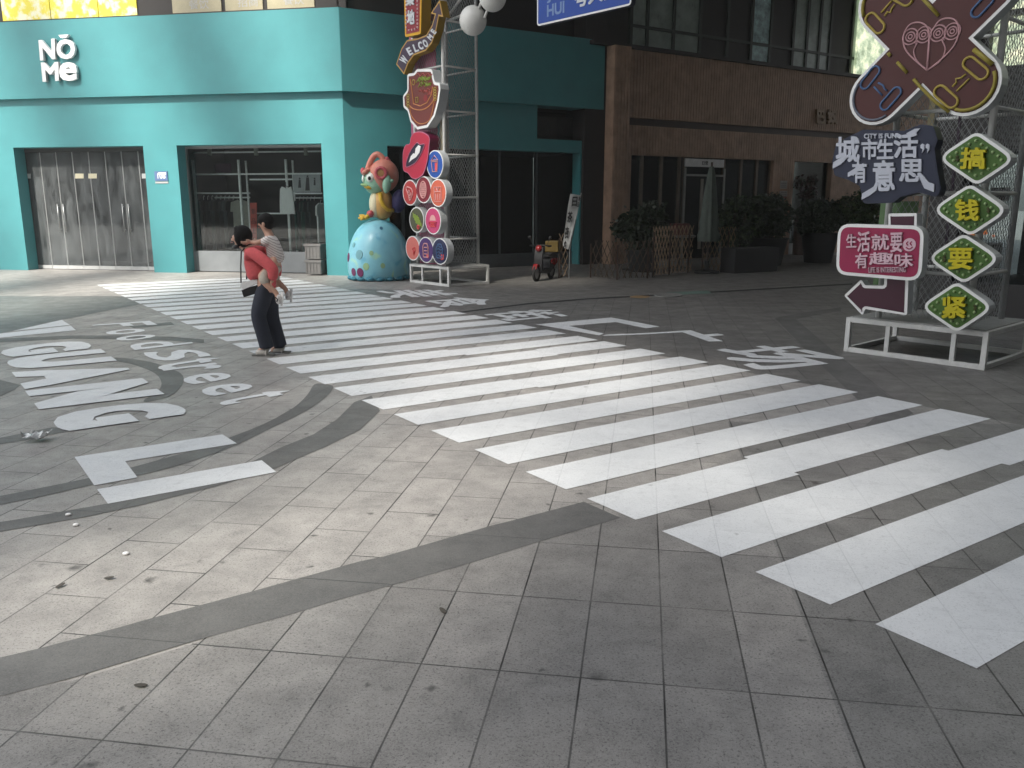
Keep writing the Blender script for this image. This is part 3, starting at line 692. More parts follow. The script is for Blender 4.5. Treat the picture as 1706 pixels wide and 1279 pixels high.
# display window with flowers, plaques, wall characters
MB().box(eg, uE0 - .02, uE1 + .02, .35, zD, -.012, 0).build('display_pane', m_gdark, timber)
MB().box(eg, uE0 - .02, uE1 + .02, 0, .35, -.04, .1).build('display_sill', m_ltgrey, timber)
MB().box(FB, uD0 - .2, UEND, .0, zD + .4, -4.2, -4.1).box(FB, uD0 - .2, UEND, .003, .012, -4.1, rec - .25).box(FB, uD0 - .2, UEND, zD + .1, zD + .2, -4.1, rec - .31).build('interior', m_woodd, timber)
for (x0, y0, x1, y1), lb_ in (((1299, 301, 1311, 314), 'small pale square notice on the timber wall, upper of two'), ((1298, 318, 1311, 329), 'small white plaque with a red lower edge on the timber wall, lower of two')):
    q = FB.at(0, 0, rec + .014); a, b2 = q.uv(x0, y1), q.uv(x1, y0)
    pl = thing('wall_plaque', lb_, 'plaque', q.P(*a), 'plaques on the timber wall')
    MB().box(q, a[0], b2[0], a[1], b2[1], 0, .02).build('panel', M('plaque_grey', (.42, .39, .37), .5), pl)
    tx = MB()
    for r_ in range(3): tx.box(q, a[0] + .03, b2[0] - .04, a[1] + .04 + r_ * .06, a[1] + .06 + r_ * .06, .0205, .022)
    if y0 > 310: tx.box(q, a[0], b2[0], a[1], a[1] + .03, .0205, .0225, 1)
    tx.build('print', [M('plaque_ink', (.12, .1, .1), .6), M('plaque_red', (.25, .05, .04), .6)], pl)
wc = MB(); q = FB.at(0, 0, rec + .03)
for ch, x0, x1 in (('巴', 1358, 1372), ('奴', 1376, 1392)): put(wc, ch, quadf(q, (x0, 206), (x1, 207), (x1, 183), (x0, 182)), .0, .08, .05)
o = wc.build('wall_lettering', M('carved_timber', (.27, .18, .11), .6), timber)
# upper storey with glazed bays
up = MB(); uq = FB.at(0, 0, -.5)
up.box(uq, -.6, UEND, zT, zT + .1, -.4, .35); up.box(uq, -.6, UEND, zT + 2.9, 13, -.4, .0)
up.build('upper_wall', m_dark, timber)
umul = MB(); ug = M('green_mullion', (.035, .045, .04), .5)
gl1 = M('upper_glazing', (.05, .07, .065), .12, .5, 1.4, spec=.6); gl2 = M('blind_glazing', (.30, .36, .33), .3, .3, 3)
xsu = [1051, 1078, 1122, 1166, 1212, 1252, 1284, 1322, 1345, 1366, 1384, 1420, 1450, 1480, 1540, 1600]
us = [bu(x, 60, -.5) for x in xsu]
for i in range(len(us) - 1):
    up2 = MB().box(uq, us[i], us[i + 1], zT + .1, zT + 2.9, -.06, -.03)
    dark = i in (3, 4, 6, 10)
    pn = up2.build('upper_window', [gl2, m_dark][0 if not dark else 1] if i not in (5,) else M('painted_sky_reflection', (.5, .68, .78), .1, .5, 5), timber)  # one pane has a bright sky reflection painted into its colour
for u in us: umul.box(uq, u - .05, u + .05, zT + .1, zT + 2.9, -.08, .02)
umul.box(uq, us[0], us[-1], zT + .62, zT + .70, -.08, .015)
umul.build('mullion', ug, timber)
# bright bay at the end of the upper storey: view of daylit greenery painted on as glow
m_glow = bpy.data.materials.new('painted_daylight_view'); m_glow.use_nodes = True; t = m_glow.node_tree; b = t.nodes['Principled BSDF']
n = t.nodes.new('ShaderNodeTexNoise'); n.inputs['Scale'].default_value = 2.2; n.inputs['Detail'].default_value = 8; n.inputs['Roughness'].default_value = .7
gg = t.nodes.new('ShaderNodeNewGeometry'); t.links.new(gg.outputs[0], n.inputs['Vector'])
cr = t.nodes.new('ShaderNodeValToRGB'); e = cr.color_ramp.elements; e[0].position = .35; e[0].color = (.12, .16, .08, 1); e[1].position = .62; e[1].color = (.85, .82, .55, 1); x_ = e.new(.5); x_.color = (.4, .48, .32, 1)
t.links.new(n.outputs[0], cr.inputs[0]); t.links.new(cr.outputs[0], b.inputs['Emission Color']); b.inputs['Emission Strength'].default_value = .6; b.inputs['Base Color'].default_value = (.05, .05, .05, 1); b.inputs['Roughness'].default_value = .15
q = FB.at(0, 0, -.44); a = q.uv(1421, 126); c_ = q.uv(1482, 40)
MB().box(q, a[0], c_[0], a[1], zT + 2.8, 0, .1).build('glow_view_pane', m_glow, timber)

# ------------------------------------------------------------ dark shop behind the right sign tower
FS = Fr((6.5, 13.2, 0), (.665, -.747, 0))
dk = thing('dark_shop', 'dark shopfront behind the right sign tower with a glowing window display', 'shop', FS.o)
z1 = FS.uv(1600, 250)[1]; z2 = FS.uv(1600, 118)[1]
d_ = MB(); d_.box(FS, 0, .45, 0, 9, -.5, 0); d_.box(FS, .451, 9, z1, z2, -.5, 0); d_.box(FS, .451, 9, z2 + 1.5, 9, -.5, 0); d_.box(FS, .451, 9, 0, .5, -.5, -.02)
for uu in (2.2, 4.2, 6.5): d_.box(FS, uu, uu + .25, .501, z1 - .001, -.5, -.03)
d_.build('wall', M('dark_render', (.03, .028, .028), .7, .2, 2), dk)
MB().box(FS, .45, 9, z2, z2 + 1.5, -.3, -.25).build('upper_window', m_glow, dk)  # reflected greenery painted on these panes as a glow
umx = MB()
for uu in (.5, 1.6, 2.7, 3.8, 5): umx.box(FS, uu - .06, uu + .06, z2, z2 + 1.5, -.249, -.1)
umx.box(FS, .45, 9, z2 + .7, z2 + .78, -.249, -.12); umx.build('mullion', m_dark, dk)
MB().box(FS, .45, 9, .5, z1, -.2, -.17).build('shop_pane', m_gdark, dk)
MB().box(FS, .45, 9, 0, z1, -3, -2.9).box(FS, .45, 9, .4, .45, -2.9, -.5).box(FS, .45, 9, z1 + .01, z1 + .06, -2.9, -.5).build('interior', M('shop_dark_interior', (.025, .024, .024), .8), dk)
q = FS.at(0, 0, -.9); gd = thing('glowing_display', 'red and orange glowing food display behind the glass of the dark shop', 'display', q.P(*q.uv(1588, 400)))
rr2 = random.Random(2); me_ = M('ember_light', (.1, .03, .01), .5); b = me_.node_tree.nodes['Principled BSDF']; b.inputs['Emission Color'].default_value = (1, .2, .05, 1); b.inputs['Emission Strength'].default_value = .7
me2 = M('amber_light', (.1, .05, .01), .5); b = me2.node_tree.nodes['Principled BSDF']; b.inputs['Emission Color'].default_value = (1, .5, .1, 1); b.inputs['Emission Strength'].default_value = .5
em = MB()
for i in range(60):
    a = q.uv(rr2.gauss(1588, 22), rr2.gauss(388, 6)); em.ball(q.P(a[0], a[1], rr2.uniform(-.1, .1)), rr2.uniform(.02, .05), 8, 5, m=0 if rr2.random() < .5 else 1)
em.build('lamp_cluster', [me_, me2], gd, smooth=True)
a, b2 = q.uv(1545, 402), q.uv(1660, 396); MB().box(q, a[0], b2[0], 0.4, a[1], -.3, .2).build('counter', m_dark, gd)
for (x0, y0, x1, y1), lb_ in (((1652, 312, 1684, 334), 'red printed box hanging in the dark shop window beside the top diamonds'), ((1580, 312, 1602, 328), 'red printed pouch hanging in the dark shop window between the top diamonds')):
    a, b2 = q.uv(x0, y1), q.uv(x1, y0); po = thing('red_packet', lb_, 'packet', q.P(*a))
    MB().box(q, a[0], b2[0], a[1], b2[1], 0, .06).build('pack', M('red_pack', (.2, .03, .03), .5), po)
    MB().box(q, a[0] + .02, b2[0] - .02, b2[1] - .1, b2[1] - .04, .0605, .062).build('print', m_ltgrey, po)

# ------------------------------------------------------------ added blockers that shade the square (outside the picture)
def block(name, label, x0, x1, y0, y1, z0, z1_, mt):
    o = MB().box(GR, x0, x1, y0, y1, z0, z1_).build(name, mt); return o

# ------------------------------------------------------------ planting and terrace
rl = random.Random(11)
def foliage(mb, c, r, n, leaf=.07, sub=7, m=0, flat=.0):
    cl = []
    for i in range(sub):
        t = rl.uniform(0, 6.2832); z = rl.uniform(-.8, .95); k = rl.uniform(.35, .85)
        cl.append(V((c[0] + r[0] * k * math.cos(t) * math.sqrt(max(0.05, 1 - z * z)), c[1] + r[1] * k * math.sin(t) * math.sqrt(max(.05, 1 - z * z)), c[2] + r[2] * z * .75)))
    for i in range(n):
        q = rl.choice(cl); s = min(r) * rl.uniform(.38, .6)
        d = V((rl.gauss(0, 1), rl.gauss(0, 1), rl.gauss(0, 1))).normalized() * s * rl.uniform(.35, 1) ** .5
        p = q + d
        if p.z < .05: continue
        x = V((rl.gauss(0, 1), rl.gauss(0, 1), rl.gauss(0, .6) - .4)).normalized(); y = x.cross(V((rl.gauss(0, 1), rl.gauss(0, 1), rl.gauss(0, 1)))).normalized()
        L = leaf * rl.uniform(.6, 1.4); W = L * .32
        mb.add([p, p + x * L * .5 + y * W, p + x * L, p + x * L * .5 - y * W], [(0, 1, 2, 3)], m if rl.random() < .75 else m + 1)
m_leafb = M('paler_leaves', (.026, .038, .017), .5, .4, 2.5)
def shrub(px_, py_, top, half, label, pot=True, name='potted_shrub', leaf=.10, n=1500, mats=None, pw=.3, ph=.5):
    base = V(G(px_, py_)); d = base.y * .98
    zt = EYE + (ray(px_, top).z / ray(px_, top).y) * base.y; rx = half / F_PX * d
    s = thing(name, label, 'plant', base, 'shrubs along the timber building')
    if pot:
        MB().lathe(base, [(pw * .75, 0), (pw, ph), (pw * 1.05, ph), (pw * 1.05, ph + .04), (pw * .9, ph + .04), (pw * .88, ph - .02)], 20).build('pot', m_pot, s, smooth=True, auto=40)
    z0 = ph if pot else .1
    tr = MB()
    for k in range(5):
        a = k * 1.3; tr.tube([base + V((.05 * math.cos(a), .05 * math.sin(a), z0 - .05)), base + V((rx * .3 * math.cos(a), rx * .3 * math.sin(a), z0 + (zt - z0) * .5)), base + V((rx * .5 * math.cos(a + .3), rx * .5 * math.sin(a + .3), z0 + (zt - z0) * .8))], [.02, .014, .006], 6)
    tr.build('stem', m_woodd, s)
    mb = MB(); foliage(mb, (base.x, base.y, z0 + (zt - z0) * .5), (rx, rx * .8, (zt - z0) * .55), int(n * 1.9), leaf, 26)
    mb.build('foliage', mats or [m_leaf, m_leafb], s)
    return s
shrub(1072, 452, 345, 48, 'dark shrub filling the left part of the glass entrance behind the lattice fence', n=2600, pw=.45)
shrub(1225, 444, 330, 40, 'narrow dark shrub between the closed umbrella and the big bush', n=1500, mats=[m_leaf, m_leaf2])
shrub(1275, 441, 326, 42, 'large bushy shrub in a dark pot before the timber pier with plaques', n=3200, pw=.55, ph=.7, mats=[m_leafb, m_leaf])
shrub(1362, 437, 335, 42, 'dark spreading shrub in a tall black pot under the display window', n=2600, pw=.5, ph=.8)
shrub(1432, 438, 300, 45, 'green leafy shrub left of the sign tower beside the timber wall end', n=2600, mats=[m_leaf2, m_leaf], pw=.5)
# flower arrangement in the display window
q = FB.at(0, 0, rec + .35); a = q.uv(1342, 335); fl_ = thing('flower_arrangement', 'dark red flower arrangement in front of the display window of the timber building', 'flowers', q.P(*a))
MB().lathe(q.P(a[0], a[1] - .35), [(.12, 0), (.16, .2), (.12, .42), (.14, .45)], 16).build('vase', m_pot, fl_, smooth=True)
MB().lathe(q.P(a[0], 0), [(.3, 0), (.3, a[1] - .36), (.1, a[1] - .35)], 16).build('stand', m_woodd, fl_)
mb = MB(); p = q.P(a[0], q.uv(1342, 305)[1]); foliage(mb, p, (.38, .3, .6), 420, .13, 9); mb.build('blooms', [M('dried_flower', (.05, .022, .018), .6, .4, 5), m_leaf], fl_)
# long planter box
a, b2 = V(G(1215, 456)), V(G(1288, 452)); pb = thing('planter_box', 'long dark planter box at the foot of the shrubs right of the lattice', 'planter', (a + b2) / 2)
MB().bar(a + V((0, .25, .3)), b2 + V((0, .25, .3)), .5, .6).build('box_shell', m_pot, pb, bevel=.02)
# closed umbrella
c_ = V(G(1177, 455)); zt = EYE + ray(1177, 270).z / ray(1177, 270).y * c_.y; um = thing('closed_umbrella', 'folded grey-green parasol standing closed in front of the entrance door', 'umbrella', c_)
MB().tube([c_ + V((0, 0, .05)), c_ + V((0, 0, zt))], .025, 8).build('pole', m_woodd, um)
pr = []
for k in range(13):
    h = k / 12; zz = zt - .1 - h * 1.75; r_ = .04 + .17 * h ** .7 if h < .75 else .19 - .05 * (h - .75) * 4 + (.06 if h > .9 else 0); pr.append((r_, zz))
mb = MB(); vs = []; N = 24
for r_, zz in pr: vs += [c_ + V((r_ * (1 + .28 * math.cos(8 * j / N * 6.2832)) * math.cos(j / N * 6.2832), r_ * (1 + .28 * math.cos(8 * j / N * 6.2832)) * math.sin(j / N * 6.2832), zz)) for j in range(N)]
mb.add(vs, [(i * N + j, i * N + (j + 1) % N, (i + 1) * N + (j + 1) % N, (i + 1) * N + j) for i in range(12) for j in range(N)])
mb.build('canopy', M('canvas_green', (.09, .11, .095), .8, .2, 9), um, smooth=True)
MB().lathe(c_, [(.3, .004), (.3, .06), (.06, .1), (.05, .3)], 20).build('base', m_pot, um, smooth=True, auto=40)
# lattice fences
def lattice(pts, h, label, mt, pitch=.17):
    pts = [V(p) for p in pts]; L = [0]
    for i in range(1, len(pts)): L.append(L[-1] + (pts[i] - pts[i - 1]).length)
    def at(s, z, off=0):
        s = max(0, min(L[-1], s))
        for i in range(1, len(pts)):
            if s <= L[i] + 1e-6:
                d = (pts[i] - pts[i - 1]).normalized(); return pts[i - 1] + d * (s - L[i - 1]) + V((d.y, -d.x, 0)) * off + UP * z
    t_ = thing('lattice_fence', label, 'fence', at(L[-1] / 2, 0), 'folding lattice fences round the terrace')
    rise = h * .5; mb = MB(); s = -rise
    while s < L[-1]:
        for sg_, off in ((1, .008), (-1, -.008)):
            s0, s1 = (s, s + rise)
            z0, z1_ = (.03, h) if sg_ > 0 else (h, .03)
            if s0 < 0: z0 += (z1_ - z0) * (-s0) / rise; s0 = 0
            if s1 > L[-1]: z1_ = z0 + (z1_ - z0) * (L[-1] - s0) / max(1e-6, (s1 - s0)); s1 = L[-1]
            if s1 - s0 > .03:
                K = 3
                for k in range(K):
                    mb.bar(at(s0 + (s1 - s0) * k / K, z0 + (z1_ - z0) * k / K, off), at(s0 + (s1 - s0) * (k + 1) / K, z0 + (z1_ - z0) * (k + 1) / K, off), .019, .009)
        s += pitch
    mb.build('lattice', mt, t_)
    s = 0
    while s <= L[-1] + .01: MB().bar(at(s, 0, .03), at(s, h * .9, .03), .035, .035).build('post', m_woodd, t_); s += max(.8, L[-1] / 3)
m_lath2 = M('weathered_lath', (.10, .072, .05), .7, .25, 9)
lattice([G(985, 462), G(1030, 466), G(1085, 463)], .85, 'dark low lattice fence section nearest the scooter at the terrace corner', m_lath2)
lattice([G(1085, 462), G(1120, 457), G(1152, 454)], 1.15, 'taller pale lattice fence section left of the closed umbrella', m_lath, .15)
lattice([G(1168, 455), G(1205, 453), G(1222, 452)], 1.1, 'short lattice fence section right of the closed umbrella', m_lath, .15)
lattice([G(930, 463), G(945, 462)], 1.0, 'short lattice end section catching the light beside the scooter', m_lath, .13)
# two tables behind the fence
for x, y, lb_ in ((1130, 446, 'small round table with a red box behind the taller lattice'), (1050, 449, 'small pale round table behind the dark lattice section')):
    c_ = V(G(x, y)); tb = thing('terrace_table', lb_, 'table', c_, 'tables on the terrace')
    MB().lathe(c_, [(.4, .8), (.42, .81), (.42, .84), (.4, .85)], 24).build('table_top', M('pale_table', (.2, .19, .18), .4), tb, smooth=True, auto=40)
    MB().lathe(c_, [(.22, 0), (.22, .02), (.035, .04), (.03, .79)], 16).build('pedestal', m_black, tb, smooth=True, auto=40)
c_ = V(G(1130, 446)); rbx = MB().box(Fr(c_ + V((0, 0, .851)), (.9, .4, 0)), -.22, .22, 0, .3, -.15, .15).build('red_box', M('dull_red', (.12, .03, .025), .6), bevel=.02); tag(rbx, 'dull red box standing on the terrace table', 'box')
# flag banner by the scooter
bp = V(G(943, 465)); fb = thing('feather_banner', 'tall white cloth banner with black brush characters leaning beside the scooter', 'banner', bp)
q = Fr((bp.x, bp.y, 0), (1, 0, 0)); cb = crop(850, 300, 7.105)
pts = [q.uv(*cb(*p)) for p in ((712, 160), (838, 180), (790, 400), (735, 620), (685, 820), (625, 740), (660, 500), (690, 260))]
mb = MB(); left = [q.uv(*cb(*p)) for p in ((712, 160), (685, 290), (660, 480), (640, 640), (622, 760), (640, 800))]; right = [q.uv(*cb(*p)) for p in ((838, 180), (805, 330), (770, 480), (735, 620), (705, 760), (688, 820))]
vs = []; 
for i in range(6):
    for k in range(5):
        t = k / 4; u = left[i][0] * (1 - t) + right[i][0] * t; v = left[i][1] * (1 - t) + right[i][1] * t; vs.append(q.P(u, v, .03 * math.sin(i * 1.1 + k)))
fs = [(i * 5 + k, i * 5 + k + 1, (i + 1) * 5 + k + 1, (i + 1) * 5 + k) for i in range(5) for k in range(4)]
mb.add(vs, fs); mb.build('cloth', M('banner_cloth', (.55, .56, .55), .8, .05, 8), fb, smooth=True)
tx = MB()
for ch, x0, y0, x1, y1 in (('日', 725, 195, 800, 310), ('茶', 672, 370, 742, 500), ('夜', 640, 550, 700, 690), ('食', 625, 715, 672, 800)):
    put(tx, ch, quadf(q.at(0, 0, .05), cb(x0, y1), cb(x1 - 14, y1), cb(x1, y0), cb(x0 + 14, y0)), 0, .004, .03)
for k, ch in enumerate('新品'): put(tx, ch, quadf(q.at(0, 0, .05), cb(806 - k * 18, 245 + k * 70), cb(830 - k * 18, 245 + k * 70), cb(836 - k * 18, 190 + k * 70), cb(812 - k * 18, 190 + k * 70)), 0, .004, .02)
tx.build('lettering', m_black, fb)
a = q.uv(*cb(690, 820)); b2 = q.uv(*cb(842, 150)); MB().tube([q.P(a[0] + .02, .02, -.02), q.P(a[0] + .03, a[1], -.02), q.P(b2[0], b2[1], -.03)], .012, 8).build('pole', m_steel, fb)
# ------------------------------------------------------------ sign towers
AT = V((.663, -.749, 0))
def mesh_panel(mb, fr, u0, u1, v0, v1, pitch, r):
    """diamond wire mesh"""
    W, H = u1 - u0, v1 - v0; s = -H
    k = .62
    while s < W:
        for sg_ in (1, -1):
            a0, b0 = s, 0.0; a1, b1 = s + H * k, H
            if a0 < 0: b0 = -a0 / k; a0 = 0
            if a1 > W: b1 = (W - (s)) / k; a1 = W
            if b1 > b0 + .02 and a1 > a0:
                x0, x1 = (u0 + a0, u0 + a1) if sg_ > 0 else (u1 - a0, u1 - a1)
                mb.bar(fr.P(x0, v0 + b0), fr.P(x1, v0 + b1), r, r, up=fr.n)
        s += pitch
m_wire = M('galvanised_wire', (.30, .31, .31), .5, .15, 12, metal=.3)
def tower(o, W, D, label, H, ins, name='sign_tower'):
    fr = Fr(o, AT); t = thing(name, label, 'sign tower', fr.P(W / 2, 0, -D / 2), 'pair of sign towers')
    b = MB(); s = .055; hb = .40
    for u in (0, W - s):
        for w_ in (-s, -D): b.box(fr, u, u + s, 0, hb, w_, w_ + s)
    for z in (0.0, hb - s):
        for w_ in (-s, -D): b.box(fr, s, W - s, z + .002, z + s, w_ + .002, w_ + s - .002)
        for u in (0, W - s): b.box(fr, u + .002, u + s - .002, z + .002, z + s, -D + s, -s)
    for f in (.32, .78): b.box(fr, W * f - .025, W * f + .025, s, hb - s, -.05, -.006)
    b.build('base_frame', m_white, t, bevel=.004)
    MB().box(fr, .05, W - .05, hb + .001, hb + .012, -D + .05, -.05).build('base_plate', M('base_plate_grey', (.36, .36, .35), .5, .15, 9, dirt=.3), t)
    u0, u1, w0, w1 = ins
    for u in (u0, u1):
        for w_ in (w0, w1):
            MB().tube([fr.P(u, hb + .012, w_), fr.P(u, H, w_)], .035, 10).build('post', m_ltgrey if w_ == w1 else m_white, t, smooth=True)
    z = hb + .55
    while z < H:
        r = MB()
        for (a, c_) in (((u0, w0), (u1, w0)), ((u1, w0), (u1, w1)), ((u1, w1), (u0, w1)), ((u0, w1), (u0, w0))):
            r.tube([fr.P(a[0], z, a[1]), fr.P(c_[0], z, c_[1])], .02, 8)
        r.build('rail', m_white, t, smooth=True); z += .84
    for nm, f2, a, c_ in (('side', Fr(fr.P(u1, 0, w1), -fr.n * -1 if False else (fr.P(u1, 0, w0) - fr.P(u1, 0, w1))), 0, abs(w1 - w0)), ('back', Fr(fr.P(u0, 0, w1), AT), 0, u1 - u0), ('front', Fr(fr.P(u0, 0, w0), AT), 0, u1 - u0)):
        mb = MB(); mesh_panel(mb, f2, a + .03, c_ - .03, hb + .05, min(H, 6.2), .075, .0045)
        mb.build('mesh_panel', m_wire, t)
    return t, fr
tw1, F1 = tower(V(G(683, 470)), 1.39, 1.08, 'tall white mesh tower of food signs on the left beside the egg-shaped statue', 7.6, (.16, 1.16, -.12, -.96))
tw2, F2 = tower(V(G(1405, 585)), 1.52, 1.30, 'tall grey mesh tower carrying the green diamond signs on the right', 7.6, (.30, 1.26, -.16, -1.1))
def panel(fr, t, u0, u1, v0, v1, w, mt, nm='colour_panel'): MB().box(fr, u0, u1, v0, v1, w - .02, w).build(nm, mt, t)
m_pink = M('pink_panel', (.38, .09, .18), .5); m_cream = M('cream_panel', (.5, .43, .26), .5); m_purple = M('purple_panel', (.075, .045, .075), .5); m_green = M('green_panel', (.10, .19, .07), .5)
# one mapping for every sign on a tower face
FL1 = F1.at(0, 0, .06)
FL2 = F2.at(0, 0, .06)
for (x0, y0, x1, y1, mt) in ((686, 20, 724, 250, m_pink), (700, 330, 742, 440, m_pink), (735, 190, 742, 345, m_cream)):
    q = F1.at(0, 0, -.2); a, b2 = q.uv(x0, y1), q.uv(x1, y0); panel(q, tw1, a[0], b2[0], a[1], b2[1], 0, mt)
for (x0, y0, x1, y1, w_, mt) in ((1452, 335, 1530, 500, -.3, m_green), (1572, 100, 1612, 420, -.7, m_purple), (1544, 100, 1566, 214, -.6, m_cream)):
    q = F2.at(0, 0, w_); a, b2 = q.uv(x0, y1), q.uv(x1, y0); panel(q, tw2, a[0], b2[0], max(.45, a[1]), b2[1], 0, mt)

def board(name, fr, out, depth, m_body, m_face, label, cat, rim=.03, group=None, m_rim=None):
    """a box sign: body, rim and face, standing off its tower"""
    u = sum(p[0] for p in out) / len(out); v = sum(p[1] for p in out) / len(out)
    t = thing(name, label, cat, fr.P(u, v, -depth / 2), group)
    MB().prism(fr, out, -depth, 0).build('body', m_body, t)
    MB().prism(fr, out, .0015, .010).build('rim', m_rim or m_signw, t)
    inn = inset(out, rim); MB().prism(fr, inn, .0105, .013).build('face', m_face, t)
    MB().bar(fr.P(u, v, -depth), fr.P(u, v, -depth - .12), .05).build('bracket', m_ltgrey, t)
    return t, inn
def line(mb, fr, pts, r=.012, closed=False, w=.018, m=0):
    mb.tube([fr.P(p[0], p[1], w) for p in pts], r, 6, m, closed=closed)
acr = {}
def A(name, rgb, **k):
    if name not in acr: acr[name] = M(name, tuple(c * .78 for c in lin(rgb)), k.get('rough', .42), .05, 3, dirt=k.get('dirt', .05), spec=.3)
    return acr[name]
# round signs
kr = 1380 / 16.9
discs = [('blue', (725.3, 273.8), 22.6, (38, 88, 176), 'blue round sign with a drink cup outline, topmost disc on the left tower', 'cup'),
 ('red', (683.6, 320.8), 21.5, (196, 62, 62), 'red round sign with a pizza slice outline below the big lips', 'slice'),
 ('wine', (706.1, 315.9), 22, (138, 34, 52), 'dark red round sign with a pale oval grille, middle of its row', 'oval'),
 ('orange', (730.4, 321.2), 22.4, (222, 108, 82), 'orange round sign with a square packet outline under the blue disc', 'square'),
 ('olive', (694.8, 366.1), 21.4, (88, 90, 66), 'olive green round sign with skewer outlines on the left tower', 'skewer'),
 ('pink', (722, 367.7), 22.2, (212, 72, 124), 'bright pink round sign with a covered dish outline', 'dish'),
 ('salmon', (688.2, 413.3), 21, (226, 122, 112), 'salmon pink round sign with a small plain motif, bottom left of the discs', 'ice'),
 ('purple', (710.2, 416.2), 22, (84, 50, 120), 'purple round sign with a jar outline in the bottom row of discs', 'jar'),
 ('navy', (733.5, 418.6), 22, (36, 42, 84), 'navy round sign with a fried snack outline in the bottom row of discs', 'burger')]
m_lp = A('line_pink', (240, 178, 176)); m_lr = A('line_red', (236, 84, 88)); m_ly = A('line_yellow', (186, 164, 78)); m_lw = A('line_white', (222, 226, 232)); m_lb = A('line_blue', (84, 116, 160)); m_lgn = A('line_green', (150, 176, 70))
for nm, c_, ry, rgb, lb_, kind in discs:
    q = FL1; u, v = q.uv(*c_); r_ = ry / kr
    t, inn = board('round_sign', q.at(0, 0, 0), circ((u, v), r_, 40), .15, m_side, A('face_' + nm, rgb), lb_, 'round sign', .021, 'round food signs on the left tower')
    g_ = MB(); w_ = .018; X = lambda x, y: (u + x * r_, v + y * r_)
    if kind == 'cup':
        line(g_, q, [X(-.38, .2), X(.38, .2), X(.28, -.5), X(-.28, -.5)], .011, True, m=0); line(g_, q, [X(-.42, .3), X(0, .62), X(.42, .3)], .011, True, m=0); g_.prism(q, [X(.02, .12), X(.34, .12), X(.24, -.44), X(.02, -.44)], .014, .018, 1)
        mats = [m_lp, m_lr]
    elif kind == 'slice':
        line(g_, q, smooth([X(-.45, .4), X(.1, .38), X(.42, .1), X(.3, -.3), X(0, -.6), X(-.15, -.2)], 4), .012, True); 
        for a in ((-.1, .1), (.12, -.1), (0, -.3)): line(g_, q, circ(X(*a), .09 * r_, 10), .01, True)
        mats = [m_lp, m_lr]
    elif kind == 'oval':
        line(g_, q, circ(u and X(0, 0), .42 * r_, 24, .62 * r_), .013, True)
        for k in range(-2, 3): line(g_, q, [X(k * .13, -.5), X(k * .13, .5)], .009)
        for k in range(-3, 4): line(g_, q, [X(-.33, k * .14), X(.33, k * .14)], .009)
        mats = [m_lp, m_lr]
    elif kind == 'square':
        line(g_, q, [X(-.42, -.6), X(.42, -.6), X(.42, .42), X(-.42, .42)], .011, True)
        for k in range(3): line(g_, q, [X(-.25 + k * .25, -.5), X(-.25 + k * .25, -.05)], .012)
        line(g_, q, [X(-.42, .1), X(.42, .1)], .01); line(g_, q, [X(-.2, .42), X(0, .15), X(.2, .42)], .01); mats = [m_lp, m_lr]
    elif kind == 'skewer':
        for k in range(3):
            o_ = k * .28 - .3; line(g_, q, [X(o_ - .15, .55 - k * .1), X(o_ + .5, -.35 - k * .1)], .011, m=0)
            for j in range(3): line(g_, q, circ(X(o_ + j * .16, .3 - k * .1 - j * .22), .11 * r_, 8), .011, True, m=0)
        line(g_, q, circ(X(.25, -.55), .14 * r_, 8), .016, True, m=1); mats = [m_lgn, m_lr]
    elif kind == 'dish':
        g_.prism(q, [X(.38 * math.cos(a / 10 * 3.1416), .02 + .42 * math.sin(a / 10 * 3.1416)) for a in range(11)], .014, .018, 0)
        line(g_, q, [X(-.45, -.1), X(.45, -.1), X(.35, -.42), X(-.35, -.42)], .012, True, m=1)
        for k in (-.15, .1): line(g_, q, circ(X(k, -.26), .08 * r_, 8), .01, True, m=1)
        mats = [m_lp, m_lr]
    elif kind == 'ice':
        line(g_, q, smooth([X(.05, .0), X(.3, .05), X(.35, -.2), X(.1, -.2)], 4), .012, True, m=1); line(g_, q, [X(.1, -.22), X(.2, -.55), X(.32, -.22)], .012, True, m=1); mats = [m_lp, m_lr]
    elif kind == 'jar':
        line(g_, q, rnd([X(-.3, -.55), X(.35, -.55), X(.35, .25), X(.2, .5), X(-.2, .5), X(-.35, .25)], .03), .012, True, m=0)
        for k in (-.3, -.05, .2): line(g_, q, [X(-.2, k), X(.2, k)], .011, m=0)
        g_.prism(q, circ(X(.25, -.45), .17 * r_, 10), .014, .019, 1); mats = [m_lp, m_lr]
    else:
        line(g_, q, rnd([X(-.35, -.5), X(.35, -.5), X(.4, .2), X(.2, .55), X(-.2, .55), X(-.4, .2)], .04), .011, True, m=0)
        for k in (-.35, -.1, .15, .35): line(g_, q, [X(-.3, k), X(-.1, k + .08), X(.1, k - .05), X(.3, k)], .010, m=0)
        g_.prism(q, rnd([X(.1, -.7), X(.5, -.55), X(.5, -.2), X(.2, -.15)], .03), .014, .019, 1); mats = [m_lb, m_lr]
    g_.build('motif', mats, t)
